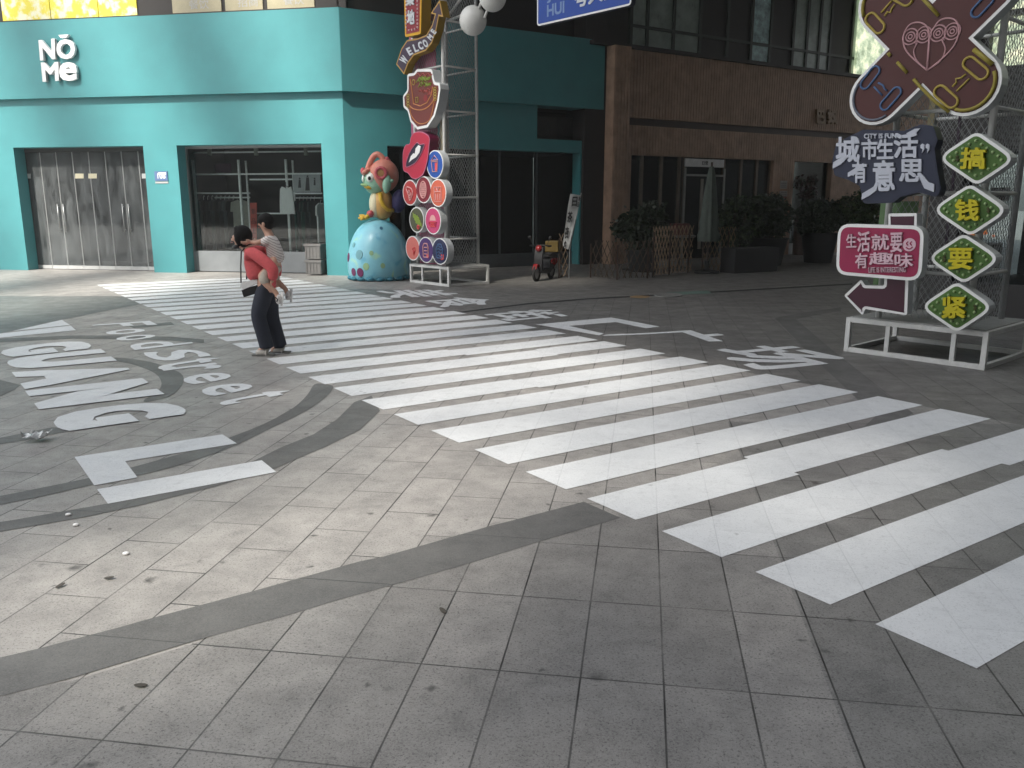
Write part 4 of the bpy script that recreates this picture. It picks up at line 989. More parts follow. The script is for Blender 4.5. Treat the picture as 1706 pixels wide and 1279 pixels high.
# lips
k3 = crop(560, 220, 4.736); q = FL1.at(0, 0, .03)
out = smooth(pxs(q, [(612, 8), (640, -4), (690, 0), (738, 40), (735, 120), (722, 230), (690, 330), (640, 368), (600, 362), (570, 325), (535, 302), (528, 230), (532, 150), (552, 100), (582, 90), (592, 40)], k3), 4)
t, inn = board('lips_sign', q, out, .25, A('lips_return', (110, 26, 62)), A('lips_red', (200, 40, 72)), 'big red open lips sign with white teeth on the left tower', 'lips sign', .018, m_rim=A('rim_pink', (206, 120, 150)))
g_ = MB(); mo = smooth(pxs(q, [(556, 270), (585, 165), (640, 85), (668, 98), (704, 96), (680, 165), (640, 232), (600, 262)], k3), 3)
g_.prism(q, mo, .0135, .018, 0); line(g_, q, mo, .010, True, .02, 1)
g_.prism(q, smooth(pxs(q, [(580, 240), (596, 190), (616, 166), (628, 170), (634, 128), (656, 102), (674, 112), (664, 160), (636, 198), (606, 216)], k3), 1), .0185, .022, 2)
g_.build('mouth', [A('mouth_navy', (44, 34, 60)), A('rim_pink', (0, 0, 0)), m_signw], t)
# noodle bowl sign
k2 = crop(540, 0, 5.328); q = FL1.at(0, 0, .02)
out = rnd(pxs(q, [(742, 655), (800, 648), (830, 612), (960, 612), (985, 730), (1030, 735), (1035, 790), (1020, 900), (985, 1030), (920, 1130), (830, 1148), (770, 1080), (745, 985), (708, 950), (703, 850), (742, 800)], k2), .07, 4)
t, inn = board('bowl_sign', q, out, .2, m_side, A('bowl_brown', (120, 50, 44)), 'brown sign of two hands holding a noodle bowl with a white rim', 'bowl sign', .05)
g_ = MB()
bowl = pxs(q, [(770, 700), (790, 830), (800, 920), (860, 940), (920, 910), (960, 840), (970, 770)], k2)
line(g_, q, bowl, .011, False, .018, 0)
lip_ = smooth(pxs(q, [(765, 935), (800, 965), (870, 975), (940, 940), (990, 870)], k2), 5, False); line(g_, q, lip_, .011, False, .018, 0)
line(g_, q, smooth(pxs(q, [(768, 950), (780, 1020), (830, 1085), (890, 1095), (950, 1050), (985, 900)], k2), 5, False), .009, False, .018, 0)
for k in range(5):
    line(g_, q, circ(q.uv(*k2(752, 845 + k * 24)), .05, 8, .022), .009, True, .018, 1); line(g_, q, circ(q.uv(*k2(990, 785 + k * 24)), .05, 8, .022), .009, True, .018, 1)
rb_ = random.Random(4)
for k in range(16):
    x = 830 + rb_.uniform(-10, 100); y = 740 + rb_.uniform(-40, 40); line(g_, q, smooth(pxs(q, [(x, y), (x + 14, y - 22), (x + 28, y - 8), (x + 36, y - 34)], k2), 3, False), .008, False, .018 + .002 * (k % 3), 2)
for k in range(8):
    x = 830 + rb_.uniform(0, 110); y = 830 + rb_.uniform(-30, 20); line(g_, q, smooth(pxs(q, [(x, y), (x + 10, y - 18), (x + 25, y - 5), (x + 32, y - 22)], k2), 3, False), .008, False, .018 + .002 * (k % 3), 3)
g_.prism(q, circ(q.uv(*k2(905, 870)), .065, 16), .0135, .017, 4)
line(g_, q, [(q.uv(*k2(830, 885))[0] + (.06 if k % 2 else .04) * math.cos(k * .785), q.uv(*k2(830, 885))[1] + (.07 if k % 2 else .045) * math.sin(k * .785)) for k in range(8)], .009, True, .018, 1)
line(g_, q, circ(q.uv(*k2(800, 730)), .05, 14), .009, True, .018, 1)
for k in range(3): line(g_, q, smooth(pxs(q, [(820 + k * 45, 665), (840 + k * 45, 650), (860 + k * 45, 672), (875 + k * 45, 655)], k2), 3, False), .008, False, .018, 3)
g_.build('motif', [A('line_peach', (222, 150, 90)), m_ly, m_lgn, A('line_rose', (186, 92, 84)), A('meat_red', (150, 40, 44))], t)
# WELCOME arrow
q = FL1.at(0, 0, .05)
arr = pxs(q, [(643, 570), (690, 430), (740, 355), (830, 340), (910, 310), (960, 225), (988, 130), (950, 118), (1030, 0), (1060, 150), (1022, 142), (1000, 260), (960, 380), (905, 450), (800, 490), (750, 560), (712, 660)], k2)
t, inn = board('arrow_sign', q, arr, .16, A('arrow_ochre', (150, 120, 40)), A('arrow_plum', (66, 46, 70)), 'curved plum arrow sign reading WELCOME with a gold outline', 'arrow sign', .028, m_rim=A('rim_gold', (206, 160, 80)))
tx = MB(); path = [(715, 530), (765, 455), (820, 425), (862, 405), (905, 385), (948, 330), (978, 280)]
dirs = [(65, -75), (70, -38), (60, -22), (60, -22), (60, -30), (40, -45), (38, -50)]
for ch, (x, y), (dx, dy) in zip('WELCOME', path, dirs):
    L = math.hypot(dx, dy); dx, dy = dx / L, dy / L; nx, ny = dy, -dx; hw, hh = (26 if ch in 'WM' else 19), 36 if x < 920 else 26
    if x > 930: hw *= .72
    put(tx, ch, quadf(q, *[k2(x + dx * hw * a + nx * hh * -b, y + dy * hw * a + ny * hh * -b) for a, b in ((-1, 1), (1, 1), (1, -1), (-1, -1))]), .0135, .02, .035)
tx.build('lettering', m_lw, t)
# yellow vertical sign
q = FL1.at(0, 0, .10)
out = rnd(pxs(q, [(712, -160), (872, -190), (862, 300), (722, 330)], k2), .06)
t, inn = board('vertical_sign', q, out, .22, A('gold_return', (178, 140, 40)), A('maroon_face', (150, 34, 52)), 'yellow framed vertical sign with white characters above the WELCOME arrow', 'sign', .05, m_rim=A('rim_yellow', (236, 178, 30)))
tx = MB(); put(tx, '地', quadf(q, k2(745, 225), k2(812, 212), k2(812, 82), k2(745, 92)), .0135, .03, .035); put(tx, '集', quadf(q, k2(738, 52), k2(808, 46), k2(808, -80), k2(738, -72)), .0135, .03, .035)
put(tx, '聚', quadf(q, k2(738, -95), k2(808, -102), k2(808, -175), k2(738, -165)), .0135, .03, .035)
tx.build('lettering', m_lw, t)
bl = MB()
for x, y in [(735, y) for y in range(-120, 270, 33)] + [(835, y) for y in range(-120, 260, 33)] + [(760, 268), (785, 264), (810, 258)]:
    a = q.uv(*k2(x, y)); bl.ball(q.P(a[0], a[1], .016), .020, 8, 5)
bl.build('bulb_row', A('bulb_pink', (244, 214, 216)), t, smooth=True)

# ---------------- right tower signs
ks = crop(1370, 200, 2.908); kx = crop(1370, 0, 4.0)
# crossed plaster sign with heart
q = FL2.at(0, 0, .10)
def uvs(pts, c=kx): return pxs(q, pts, c)
cA0, cA1 = uvs([(362, 640)])[0], uvs([(1100, -110)])[0]
cB0, cB1 = uvs([(430, 20)])[0], uvs([(975, 560)])[0]
hA = .5 * (V((*uvs([(412, 320)])[0], 0)) - V((*uvs([(648, 578)])[0], 0))).length
hB = .5 * (V((*uvs([(648, 578)])[0], 0)) - V((*uvs([(985, 250)])[0], 0))).length
def capsule(a, b, h, n=14):
    a = V((*a, 0)); b = V((*b, 0)); d = (b - a).normalized(); th = math.atan2(d.y, d.x); o = []
    for k in range(n + 1): t_ = th - math.pi / 2 + math.pi * k / n; o.append((b.x + h * math.cos(t_), b.y + h * math.sin(t_)))
    for k in range(n + 1): t_ = th + math.pi / 2 + math.pi * k / n; o.append((a.x + h * math.cos(t_), a.y + h * math.sin(t_)))
    return o
def cross(cA, hA_, cB, hB_, n=14):
    """outline of two crossing capsules"""
    pA = [V((*p, 0)) for p in cA]; pB = [V((*p, 0)) for p in cB]
    dA = (pA[1] - pA[0]).normalized(); dB = (pB[1] - pB[0]).normalized(); nA = V((-dA.y, dA.x, 0)); nB = V((-dB.y, dB.x, 0))
    def inter(p, d, q_, e):
        den = d.x * e.y - d.y * e.x; t_ = ((q_ - p).x * e.y - (q_ - p).y * e.x) / den; return p + d * t_
    def arc(c, d, h): th = math.atan2(d.y, d.x); return [(c.x + h * math.cos(th - math.pi / 2 + math.pi * k / n), c.y + h * math.sin(th - math.pi / 2 + math.pi * k / n)) for k in range(n + 1)]
    ends = sorted([(math.atan2(d.y, d.x), c, d, h) for c, d, h in ((pA[1], dA, hA_), (pA[0], -dA, hA_), (pB[1], dB, hB_), (pB[0], -dB, hB_))], key=lambda e: e[0])
    out = []
    for i in range(4):
        _, c, d, h = ends[i]; out += arc(c, d, h)
        _, c2_, d2, h2 = ends[(i + 1) % 4]
        left = V((-d.y, d.x, 0)); right = V((d2.y, -d2.x, 0))
        p = inter(c + left * h, d, c2_ + right * h2, d2); out.append((p.x, p.y))
    return out
out = cross((cA0, cA1), hA, (cB0, cB1), hB)
t, inn = board('plaster_sign', q, out, .16, m_side, A('plaster_maroon', (84, 38, 36)), 'big maroon crossed plasters sign with a pink owl heart in the middle', 'plaster sign', .03)
g_ = MB()
NM = [m_ly, m_lb, A('line_mustard', (160, 146, 62)), A('line_slate', (112, 118, 132))]
def nl(pts, r, cl, w_, m_): f_ = MB(); line(f_, q, pts, r, cl, w_); f_.build('neon_line', NM[m_], t, smooth=True)
def ncap(a, b, h, m, r=.013): nl(capsule(uvs([a])[0], uvs([b])[0], h, 8), r, True, .022, m)
for a, b in (((330, 125), (385, 185)), ((985, 420), (1070, 490)), ((790, 610), (870, 680)), ((500, -40), (570, 0))): ncap(a, b, .056, 0)
for a, b in (((292, 560), (358, 475)), ((425, 700), (500, 615)), ((1035, 80), (1110, 0))): ncap(a, b, .05, 1, .011)
for pts, m_ in (([(398, 85), (470, 5)], 0), ([(420, 108), (440, 80), (460, 85), (470, 55), (490, 30)], 0), ([(872, 578), (900, 550), (895, 525), (930, 520), (962, 495)], 0), ([(900, 608), (985, 525)], 0),
                ([(350, 578), (405, 635)], 1), ([(378, 552), (410, 568), (420, 590), (438, 605)], 1)): nl(uvs(pts), .010, False, .02, m_)
for pts, r_ in (([(665, -20), (780, 105)], .03), ([(445, 355), (460, 375)], .03), ([(505, 415), (570, 485)], .028), ([(615, 528), (655, 575), (760, 680), (850, 745)], .028), ([(1015, 330), (1090, 390), (1140, 430)], .05)): nl(uvs(pts), min(r_ * .62, .024), False, .02, 2)
e_arc = capsule(cB0, cB1, hB - .055, 16)[:17]; nl(e_arc[2:-2], .018, False, .02, 2)
e_arc2 = capsule(cB0, cB1, hB - .055, 16)[17:]; nl(e_arc2[2:-2], .018, False, .02, 2)
e_a = capsule(cA0, cA1, hA - .05, 16)[17:]; nl(e_a[1:-1], .013, False, .02, 3)
h_ = MB()
line(h_, q, smooth(uvs([(705, 470), (600, 380), (552, 310), (550, 230), (590, 165), (650, 150), (700, 175), (722, 225)]), 5, False), .0085)
line(h_, q, smooth(uvs([(705, 470), (800, 395), (880, 310), (915, 220), (900, 145), (850, 122), (785, 140), (735, 210)]), 5, False), .0085)
line(h_, q, uvs([(722, 225), (705, 470)]), .012)
for c_ in ((592, 245), (682, 232), (778, 222), (872, 210)):
    a = uvs([c_])[0]
    for r_ in (.076, .044, .02): line(h_, q, circ(a, r_, 24), .007, True)
line(h_, q, smooth(uvs([(640, 285), (615, 345), (640, 410), (700, 462)]), 4, False), .007); line(h_, q, smooth(uvs([(800, 262), (825, 330), (790, 410), (712, 462)]), 4, False), .007)
for c_ in ((630, 285), (818, 255)): line(h_, q, uvs([(c_[0] - 10, c_[1] - 5), (c_[0], c_[1] + 12), (c_[0] + 10, c_[1] - 5)]), .008, True)
h_.build('heart_line', A('line_blush', (206, 160, 164)), t, smooth=True)
# slogan sign, dark blue
q = FL2.at(0, 0, .14)
out = rnd(pxs(q, [(70, 110), (170, 60), (200, 45), (400, 52), (480, 20), (540, 28), (560, 95), (545, 140), (560, 250), (575, 330), (560, 375), (470, 350), (380, 372), (345, 400), (200, 405), (185, 320), (130, 290), (60, 268), (50, 200)], ks), .05, 3)
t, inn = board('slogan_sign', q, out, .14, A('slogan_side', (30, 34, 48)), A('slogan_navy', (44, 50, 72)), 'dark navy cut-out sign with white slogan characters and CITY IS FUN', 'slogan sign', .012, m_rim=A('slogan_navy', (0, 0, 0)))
tx = MB()
def kq(ch, x0, y0, x1, y1, bold=.026, sl=0): put(tx, ch, quadf(q, ks(x0 - sl, y1), ks(x1 - sl, y1 - 2), ks(x1, y0 - 2), ks(x0, y0)), .0135, .032, bold)
kq('城', 72, 80, 188, 205); kq('市', 196, 92, 274, 192); kq('生', 270, 92, 352, 190); kq('活', 352, 62, 470, 185)
kq('有', 150, 200, 222, 305); kq('意', 250, 195, 358, 345); kq('思', 378, 190, 500, 300)
tx.prism(q, pxs(q, [(56, 235), (60, 205), (118, 165), (125, 185), (95, 215)], ks), .0135, .032); tx.prism(q, pxs(q, [(130, 275), (130, 255), (205, 208), (212, 225), (160, 262)], ks), .0135, .032)
tx.prism(q, pxs(q, [(196, 385), (200, 355), (262, 318), (270, 338), (235, 365)], ks), .0135, .032); tx.prism(q, pxs(q, [(470, 265), (490, 262), (520, 300), (548, 310), (546, 348), (500, 330)], ks), .0135, .032)
for x in (490, 515): tx.prism(q, pxs(q, [(x - 9, 122), (x, 114), (x + 10, 120), (x + 10, 142), (x - 2, 160), (x + 2, 140), (x - 8, 136)], ks), .0135, .032)
tx.prism(q, pxs(q, [(412, 65), (455, 42), (480, 40), (460, 62), (430, 75)], ks), .0135, .032)
kq('CITY IS FUN', 208, 66, 365, 90, .03)
tx.build('lettering', A('slogan_white', (206, 210, 222)), t)
# pink sign with arrow
q = FL2.at(0, 0, .12)
arrp = pxs(q, [(318, 452), (455, 450), (455, 560), (418, 700), (408, 945), (205, 915), (193, 947), (103, 850), (185, 772), (205, 800), (297, 803), (300, 700), (318, 560)], ks)
t0 = thing('arrow_board', 'plum arrow sign pointing left under the pink slogan board', 'arrow sign', q.P(*q.uv(*ks(260, 860))))
ra = rnd(arrp, .02, 3)
MB().prism(q, ra, -.14, -.02).build('body', m_side, t0); MB().prism(q, ra, -.0185, -.01).build('rim', m_signw, t0); MB().prism(q, inset(ra, .032), -.0095, -.007).build('face', A('arrow_aubergine', (76, 38, 54)), t0)
out = rnd(pxs(q, [(92, 500), (508, 512), (492, 780), (80, 745)], ks), .14, 6)
q2 = q.at(0, 0, .06)
t, inn = board('slogan_board', q2, out, .12, m_side, A('board_magenta', (164, 40, 84)), 'magenta rounded sign board with white characters and LIFE IS INTERESTING', 'sign board', .035)
tx = MB(); q = q2
for ch, x0, y0, x1, y1 in (('生', 122, 552, 172, 618), ('活', 176, 540, 238, 638), ('就', 244, 552, 330, 630), ('要', 336, 545, 394, 640), ('有', 165, 645, 226, 718), ('趣', 232, 640, 352, 700), ('味', 356, 645, 445, 712)):
    kq(ch, x0, y0, x1, y1, .018)
kq('LIFE IS INTERESTING', 230, 712, 410, 738, .01)
tx.prism(q, circ(q.uv(*ks(425, 603)), .068, 24), .0135, .02)
tx.build('lettering', A('board_pink_white', (232, 196, 208)), t)
f_ = MB(); 
for x in (412, 430): line(f_, q, smooth(pxs(q, [(x + 8, 588), (x, 597), (x + 8, 606)], ks), 3, False), .006, False, .022)
line(f_, q, smooth(pxs(q, [(410, 615), (425, 624), (442, 614)], ks), 3, False), .006, False, .022); f_.build('smile', A('board_magenta', (0, 0, 0)), t)
# green diamonds
cs = [(750, 185, 188, 126), (718, 435, 184, 122), (687, 670, 178, 117), (654, 905, 176, 118)]
lab = ['topmost green diamond sign with yellow character and dollar mark on its left', 'second green diamond sign from the top with dollar mark on its right', 'third green diamond sign from the top, above the lowest one', 'lowest green diamond sign touching the white base of the right tower']
m_dg = A('diamond_green', (78, 116, 48)); m_yc = A('char_yellow', (214, 200, 30)); m_sh = A('char_olive', (70, 72, 26)); m_bulb = A('bulb_cream', (158, 184, 128))
bulb_me = None
for i, (x, y, hw, hh) in enumerate(cs):
    q = FL2.at(0, 0, .10 + .012 * (i % 2))
    out = rnd(pxs(q, [(x - hw - 8, y - 2), (x, y + hh + 6), (x + hw + 8, y + 2), (x, y - hh - 6)], ks), .1, 5)
    t, inn = board('diamond_sign', q, out, .16, m_side, m_dg, lab[i], 'diamond sign', .029, 'green diamond signs')
    tx = MB(); ch = '搞钱要紧'[i]; sy = 52; put(tx, ch, quadf(q, ks(x - 66 - (10 if i == 0 else 0), y + sy), ks(x + 50, y + sy), ks(x + 52, y - sy), ks(x - 64, y - sy)), .02, .06, .026, 0)
    put(tx, '$', quadf(q, ks(*(p_ := (x - 100 if i in (0, 2) else x + 82), y + 16)), ks(p_ + 16, y + 16), ks(p_ + 16, y - 14), ks(p_, y - 14)), .0135, .03, .02, 1)
    tx.build('lettering', [m_yc, m_sh], t)
    ri = inset(inn, .042); n = 18; per = [0]
    for k in range(len(ri)): a = ri[k]; b2 = ri[(k + 1) % len(ri)]; per.append(per[-1] + math.hypot(b2[0] - a[0], b2[1] - a[1]))
    for k in range(n):
        s = per[-1] * (k + .5) / n; j = max(jj for jj in range(len(ri)) if per[jj] <= s); a = ri[j]; b2 = ri[(j + 1) % len(ri)]; tt = (s - per[j]) / max(1e-6, per[j + 1] - per[j])
        pp = q.P(a[0] + (b2[0] - a[0]) * tt, a[1] + (b2[1] - a[1]) * tt, .018)
        if bulb_me is None:
            ob = MB().ball((0, 0, 0), .016, 10, 6).build('bulb', m_bulb, None, smooth=True); bulb_me = ob.data; bpy.data.objects.remove(ob)
        ob = bpy.data.objects.new('bulb', bulb_me); COL.objects.link(ob); ob.location = pp; setp(ob, t)
# ------------------------------------------------------------ gate beam, street name sign, lamps
pa, pb_ = F1.P(.66, 7.2, -.5), F2.P(.8, 7.2, -.6)
gt = thing('gate_beam', 'white lattice beam joining the two sign towers above the street', 'gate beam', (pa + pb_) / 2)
b_ = MB(); off = [V((0, 0, .2)), V((0, 0, -.2))]
for o_ in off:
    for s_ in (-.25, .25): b_.tube([pa + o_ + F1.n * s_, pb_ + o_ + F1.n * s_], .03, 8)
K = 16
for k in range(K):
    for s_ in (-.25, .25): b_.tube([pa.lerp(pb_, k / K) + off[k % 2] + F1.n * s_, pa.lerp(pb_, (k + 1) / K) + off[(k + 1) % 2] + F1.n * s_], .018, 6)
b_.build('truss', m_white, gt, smooth=True)
br_ = MB(); q = F1.at(0, 0, -.5)
for (x0, y0, x1, y1) in ((749, 24, 766, 0), (746, 35, 770, 25)):
    a, b2 = q.uv(x0, y0), q.uv(x1, y1); d_ = (b2[0] - a[0], b2[1] - a[1]); br_.tube([q.P(*a), q.P(a[0] + d_[0] * 2.2, a[1] + d_[1] * 2.2)], .028, 8)
br_.build('brace', m_white, gt, smooth=True)
qs = Fr(F1.P(1.2, 0, -.45), AT)
a, b2 = qs.uv(895, 45), qs.uv(1052, 4)
vb = (a[1] + qs.uv(1020, 14)[1]) / 2
sn = thing('street_name_sign', 'blue street name sign with white border hanging from the gate beam', 'street sign', qs.P((a[0] + b2[0]) / 2, vb + .3))
out = rnd([(a[0], vb), (b2[0], vb), (b2[0], vb + .62), (a[0], vb + .62)], .07, 5)
MB().prism(qs, out, -.10, -.0).build('body', A('sign_edge', (60, 66, 84)), sn); MB().prism(qs, out, .0005, .006).build('rim', m_signw, sn)
MB().prism(qs, inset(out, .03), .0065, .009).build('face', A('street_blue', (22, 74, 172)), sn)
tx = MB(); 
for s_, y0, y1 in (('JIN', -12, 5), ('HUI', 8, 28)):
    put(tx, s_, quadf(qs, (912, y1 + .5), (941, y1 - 7), (941, y0 - 7), (912, y0 + .5)), .0095, .011, .03)
put(tx, '号入口', quadf(qs, (958, 14), (1028, -4), (1030, -34), (960, -14)), .0095, .02, .035, 1)
tx.build('lettering', [A('line_lavender', (126, 156, 206)), m_lw], sn)
hg = MB()
for f_ in (.2, .8): u_ = a[0] + (b2[0] - a[0]) * f_; hg.tube([qs.P(u_, vb + .6, -.05), qs.P(u_, 7.05, -.05)], .012, 8)
hg.build('hanger_rod', m_steel, sn)
q = F1.at(0, 0, -.30)
for k, ((x, y), r_) in enumerate((((788, 34), 21), ((821, -6), 20.5))):
    u_, v_ = q.uv(x, y); R_ = r_ / 1380 * 16.9
    lp = thing('globe_lamp', ('lower white globe lamp on the left tower arm', 'upper white globe lamp partly cut by the top edge')[k], 'globe lamp', q.P(u_, v_), 'white globe lamps on the gate')
    MB().ball(q.P(u_, v_), (R_, R_, R_ * 1.05), 32, 20).build('globe', M('opal_globe', (.74, .74, .71), .3, .04, 5, dirt=.12) if k == 0 else bpy.data.materials['opal_globe'], lp, smooth=True)
    a0 = (u_ + R_ * .5, v_ + R_ * .55); 
    MB().tube([q.P(u_ + (R_ * .7 if k == 0 else -R_ * .6), v_ + (R_ * .75 if k == 0 else -R_ * .8)), q.P(u_ + (R_ * 1.5 if k == 0 else -R_ * .95), v_ + (R_ * 1.75 if k == 0 else -R_ * 1.3))], .025, 8).build('arm', m_white, lp, smooth=True)
# ------------------------------------------------------------ bird sculpture on its dome
d0 = V((-2.98, 18.75, 0)); q = Fr(d0, (1, 0, 0)); SCL = 18.4 / 1380
dome = thing('dome_statue', 'pale blue egg dome with painted blotches before the turquoise corner', 'dome statue', d0)
zc = 1.30
md = bpy.data.materials.new('painted_dome'); md.use_nodes = True; t_ = md.node_tree; b = t_.nodes['Principled BSDF']
gg = t_.nodes.new('ShaderNodeNewGeometry'); nn = t_.nodes.new('ShaderNodeTexNoise'); nn.inputs['Scale'].default_value = 3.2; nn.inputs['Detail'].default_value = 1.2; nn.inputs['Distortion'].default_value = .6
t_.links.new(gg.outputs[0], nn.inputs[0]); cr = t_.nodes.new('ShaderNodeValToRGB'); cr.color_ramp.interpolation = 'LINEAR'
e = cr.color_ramp.elements; e[0].position = .0; e[0].color = (.10, .38, .52, 1); e[1].position = .9; e[1].color = (.42, .62, .30, 1)
for pos, c_ in ((.33, (.13, .42, .56)), (.40, (.20, .49, .60)), (.64, (.23, .54, .63)), (.74, (.36, .62, .44))): x = e.new(pos); x.color = (*c_, 1)
t_.links.new(nn.outputs[0], cr.inputs[0]); t_.links.new(cr.outputs[0], b.inputs['Base Color']); b.inputs['Roughness'].default_value = .3
pr = []
for k in range(15):
    a = k / 14 * math.pi / 2; pr.append((.70 * math.cos(a) ** .85, .28 + 1.04 * math.sin(a)))
pr = [(.60, 0), (.66, .06), (.69, .16)] + pr[:-1] + [(.02, 1.32)]
MB().lathe(d0, pr, 40).build('shell', md, dome, smooth=True)
sp = MB()
def dpt(ang, z, off=.004):
    for (r0, h0), (r1, h1) in zip(pr, pr[1:]):
        if h0 <= z <= h1: r_ = r0 + (r1 - r0) * (z - h0) / max(1e-6, h1 - h0); nz = (r0 - r1) / max(1e-6, h1 - h0); break
    n_ = V((math.cos(ang), math.sin(ang), nz)).normalized(); return d0 + V((r_ * math.cos(ang), r_ * math.sin(ang), z)) + n_ * off, n_
mspots = [A('spot_plum', (118, 52, 96), dirt=0), A('spot_teal', (120, 176, 186), dirt=0), A('spot_lime', (160, 196, 150), dirt=0), A('spot_blue', (60, 120, 150), dirt=0)]
for ang, z, r_, m_ in ((-158, .5, .085, 0), (-135, .2, .075, 0), (-118, .2, .085, 0), (-120, .58, .09, 1), (-140, .78, .05, 1), (-95, .62, .045, 2), (-105, .33, .07, 2), (-75, .35, .05, 2), (-72, 1.14, .035, 3)):
    p, n_ = dpt(R(ang), z); x = n_.cross(UP).normalized(); y = x.cross(n_) * -1
    MB().prism(Fr(p, x, n_.cross(x), n_), circ((0, 0), r_, 18, r_ * 1.15), -.05, .004).build('spot', mspots[m_], dome)
fd = MB()
for k in range(18):
    a = R(-180 + k * 20); fd.ball(d0 + V((.62 * math.cos(a), .62 * math.sin(a), .05)), (.11, .11, .05), 10, 6)
fd.build('foot_rim', A('rim_blue', (62, 130, 150)), dome, smooth=True)
bird = thing('bird_sculpture', 'cartoon bird sculpture with coral helmet sitting on the pale blue dome', 'sculpture', d0 + V((0, 0, 1.30)))
def bp_(px_, py_, w_=0): return d0 + V(((px_ - 632) * SCL, -w_, EYE + (ray(px_, py_).z / ray(px_, py_).y) * d0.y))
def el(name, px_, py_, rx, rz, w_, ry, mt, rot=0, par=bird):
    return MB().ball(bp_(px_, py_, w_), (rx * SCL, ry, rz * SCL), 24, 16, rot=Matrix.Rotation(R(rot), 4, 'Y')).build(name, mt, par, smooth=True)
c_coral = A('coral_gloss', (212, 138, 122), rough=.3); c_pink = A('pink_gloss', (200, 96, 104), rough=.3); c_mint = A('mint_gloss', (150, 196, 172), rough=.3); c_cream = A('cream_gloss', (226, 220, 188), rough=.3); c_yel = A('yellow_gloss', (214, 176, 60), rough=.3); c_orange = A('orange_gloss', (208, 164, 98), rough=.3); c_eye = A('eye_white', (226, 236, 230), rough=.25); c_blk = A('pupil_black', (30, 30, 32), rough=.2); c_vio = A('violet_gloss', (66, 62, 110), rough=.35)
el('body', 641, 340, 18, 26, 0, .26, c_orange); el('belly', 630, 340, 11, 22, .02, .22, c_cream)
el('head', 632, 302, 22, 22, 0, .30, c_mint); el('helmet', 644, 293, 25, 27, 0, .345, c_coral, 12)
el('visor', 617, 286, 9, 5, .0, .28, c_coral, -30)
MB().tube([bp_(617 + 36 * k / 14, 291 - 34 * math.sin(k / 14 * math.pi) ** .7, .02) for k in range(15)], .065, 10).build('headband', c_coral, bird, smooth=True)
MB().lathe(bp_(644, 289, .30), [(.13, 0), (.145, .03), (.145, .09), (.12, .11), (.08, .11), (.075, .085)], 24, ax=(V((1, 0, 0)), V((0, 0, 1)), V((0, -1, 0)))).build('ear_cup', c_pink, bird, smooth=True)
MB().lathe(bp_(644, 289, .385), [(.075, 0), (.07, .02)], 20, ax=(V((1, 0, 0)), V((0, 0, 1)), V((0, -1, 0)))).build('ear_pad', A('pad_tan', (176, 132, 88)), bird)
el('ear_knob', 611, 285, 4, 6, .05, .1, c_pink)
ey = el('eye', 626, 297, 8.5, 8.5, .20, .13, c_eye); el('pupil', 624.5, 297.5, 2.6, 3.2, .325, .02, c_blk, par=bird); el('eye', 612.5, 298, 3.5, 7, .08, .12, c_eye)
el('beak', 616, 309, 9, 3.2, .12, .16, A('beak_green', (150, 186, 130), rough=.3), 12); el('beak', 621, 312, 9, 4, .13, .14, c_yel, 14)
el('wing', 652.5, 307, 7, 15, .33, .09, c_mint, 8); el('wing_tip', 660, 302, 4, 3, .33, .05, c_mint, -20)
MB().tube([bp_(640, 322, .22), bp_(641, 332, .27), bp_(645, 342, .30), bp_(652, 349, .26), bp_(659, 350, .12)], .045, 10).build('strap', c_yel, bird, smooth=True)
el('backpack', 668, 335, 12, 19, .02, .2, c_vio, 8)
for w_ in (.18, -.05):
    el('leg', 622, 356, 6, 6, w_, .09, c_pink); MB().tube([bp_(620, 358, w_ + .04), bp_(612, 364, w_ + .05)], [.05, .035], 8).build('leg', c_yel, bird, smooth=True)
    for dx, dy in ((-9, -5), (-10, 0), (-6, 3)): MB().tube([bp_(613, 363, w_ + .05), bp_(613 + dx * .6, 363 + dy * .6 - 1, w_ + .06 + dy * .01), bp_(613 + dx, 363 + dy, w_ + .06 + dy * .015)], [.035, .03, .018], 8).build('toe', c_yel, bird, smooth=True)
cb_ = MB()
for k in range(5): a = k / 4; cb_.ball(bp_(650 + 9 * a, 265 + 14 * a, 0), (.06, .07, .06), 12, 8)
cb_.build('crest', c_pink, bird, smooth=True)

# ------------------------------------------------------------ scooter
s0 = V(G(906, 466)); hd = V((-.42, -.9, 0)).normalized(); q = Fr(s0, hd); sc_ = thing('electric_scooter', 'red electric scooter with yellow delivery box parked beside the white banner', 'scooter', s0)
m_red = M('scooter_red', (.26, .014, .016), .25, .06, 4, coat=.6); m_rub = M('tyre_rubber', (.015, .015, .015), .8, .2, 20)
for u in (-.55, .55):
    wheel = MB().tube([q.P(u + .20 * math.cos(k / 24 * 6.2832), .23 + .20 * math.sin(k / 24 * 6.2832)) for k in range(24)], .045, 10, closed=True).build('wheel', m_rub, sc_, smooth=True)
    f = MB().lathe(q.P(u, .23, -.03), [(.03, 0), (.15, .01), (.15, .05), (.03, .06)], 16, ax=(q.a, q.b, q.n))
    for k in range(5): f.bar(q.P(u, .23), q.P(u + .15 * math.cos(k * 1.2566), .23 + .15 * math.sin(k * 1.2566)), .03)
    f.build('rim', m_steel, sc_)
bd = MB(); bd.prism(q, smooth([(-.62, .62), (-.2, .66), (-.12, .5), (-.08, .34), (.30, .32), (.36, .24), (-.1, .2), (-.35, .3), (-.6, .42), (-.72, .55)], 4), -.14, .14)
bd.build('body', m_black, sc_, smooth=True, bevel=.03, auto=40)
MB().prism(q, smooth([(.30, .30), (.36, .62), (.30, .92), (.36, .95), (.44, .62), (.42, .28)], 4), -.12, .12).build('front_shield', m_black, sc_, bevel=.02)
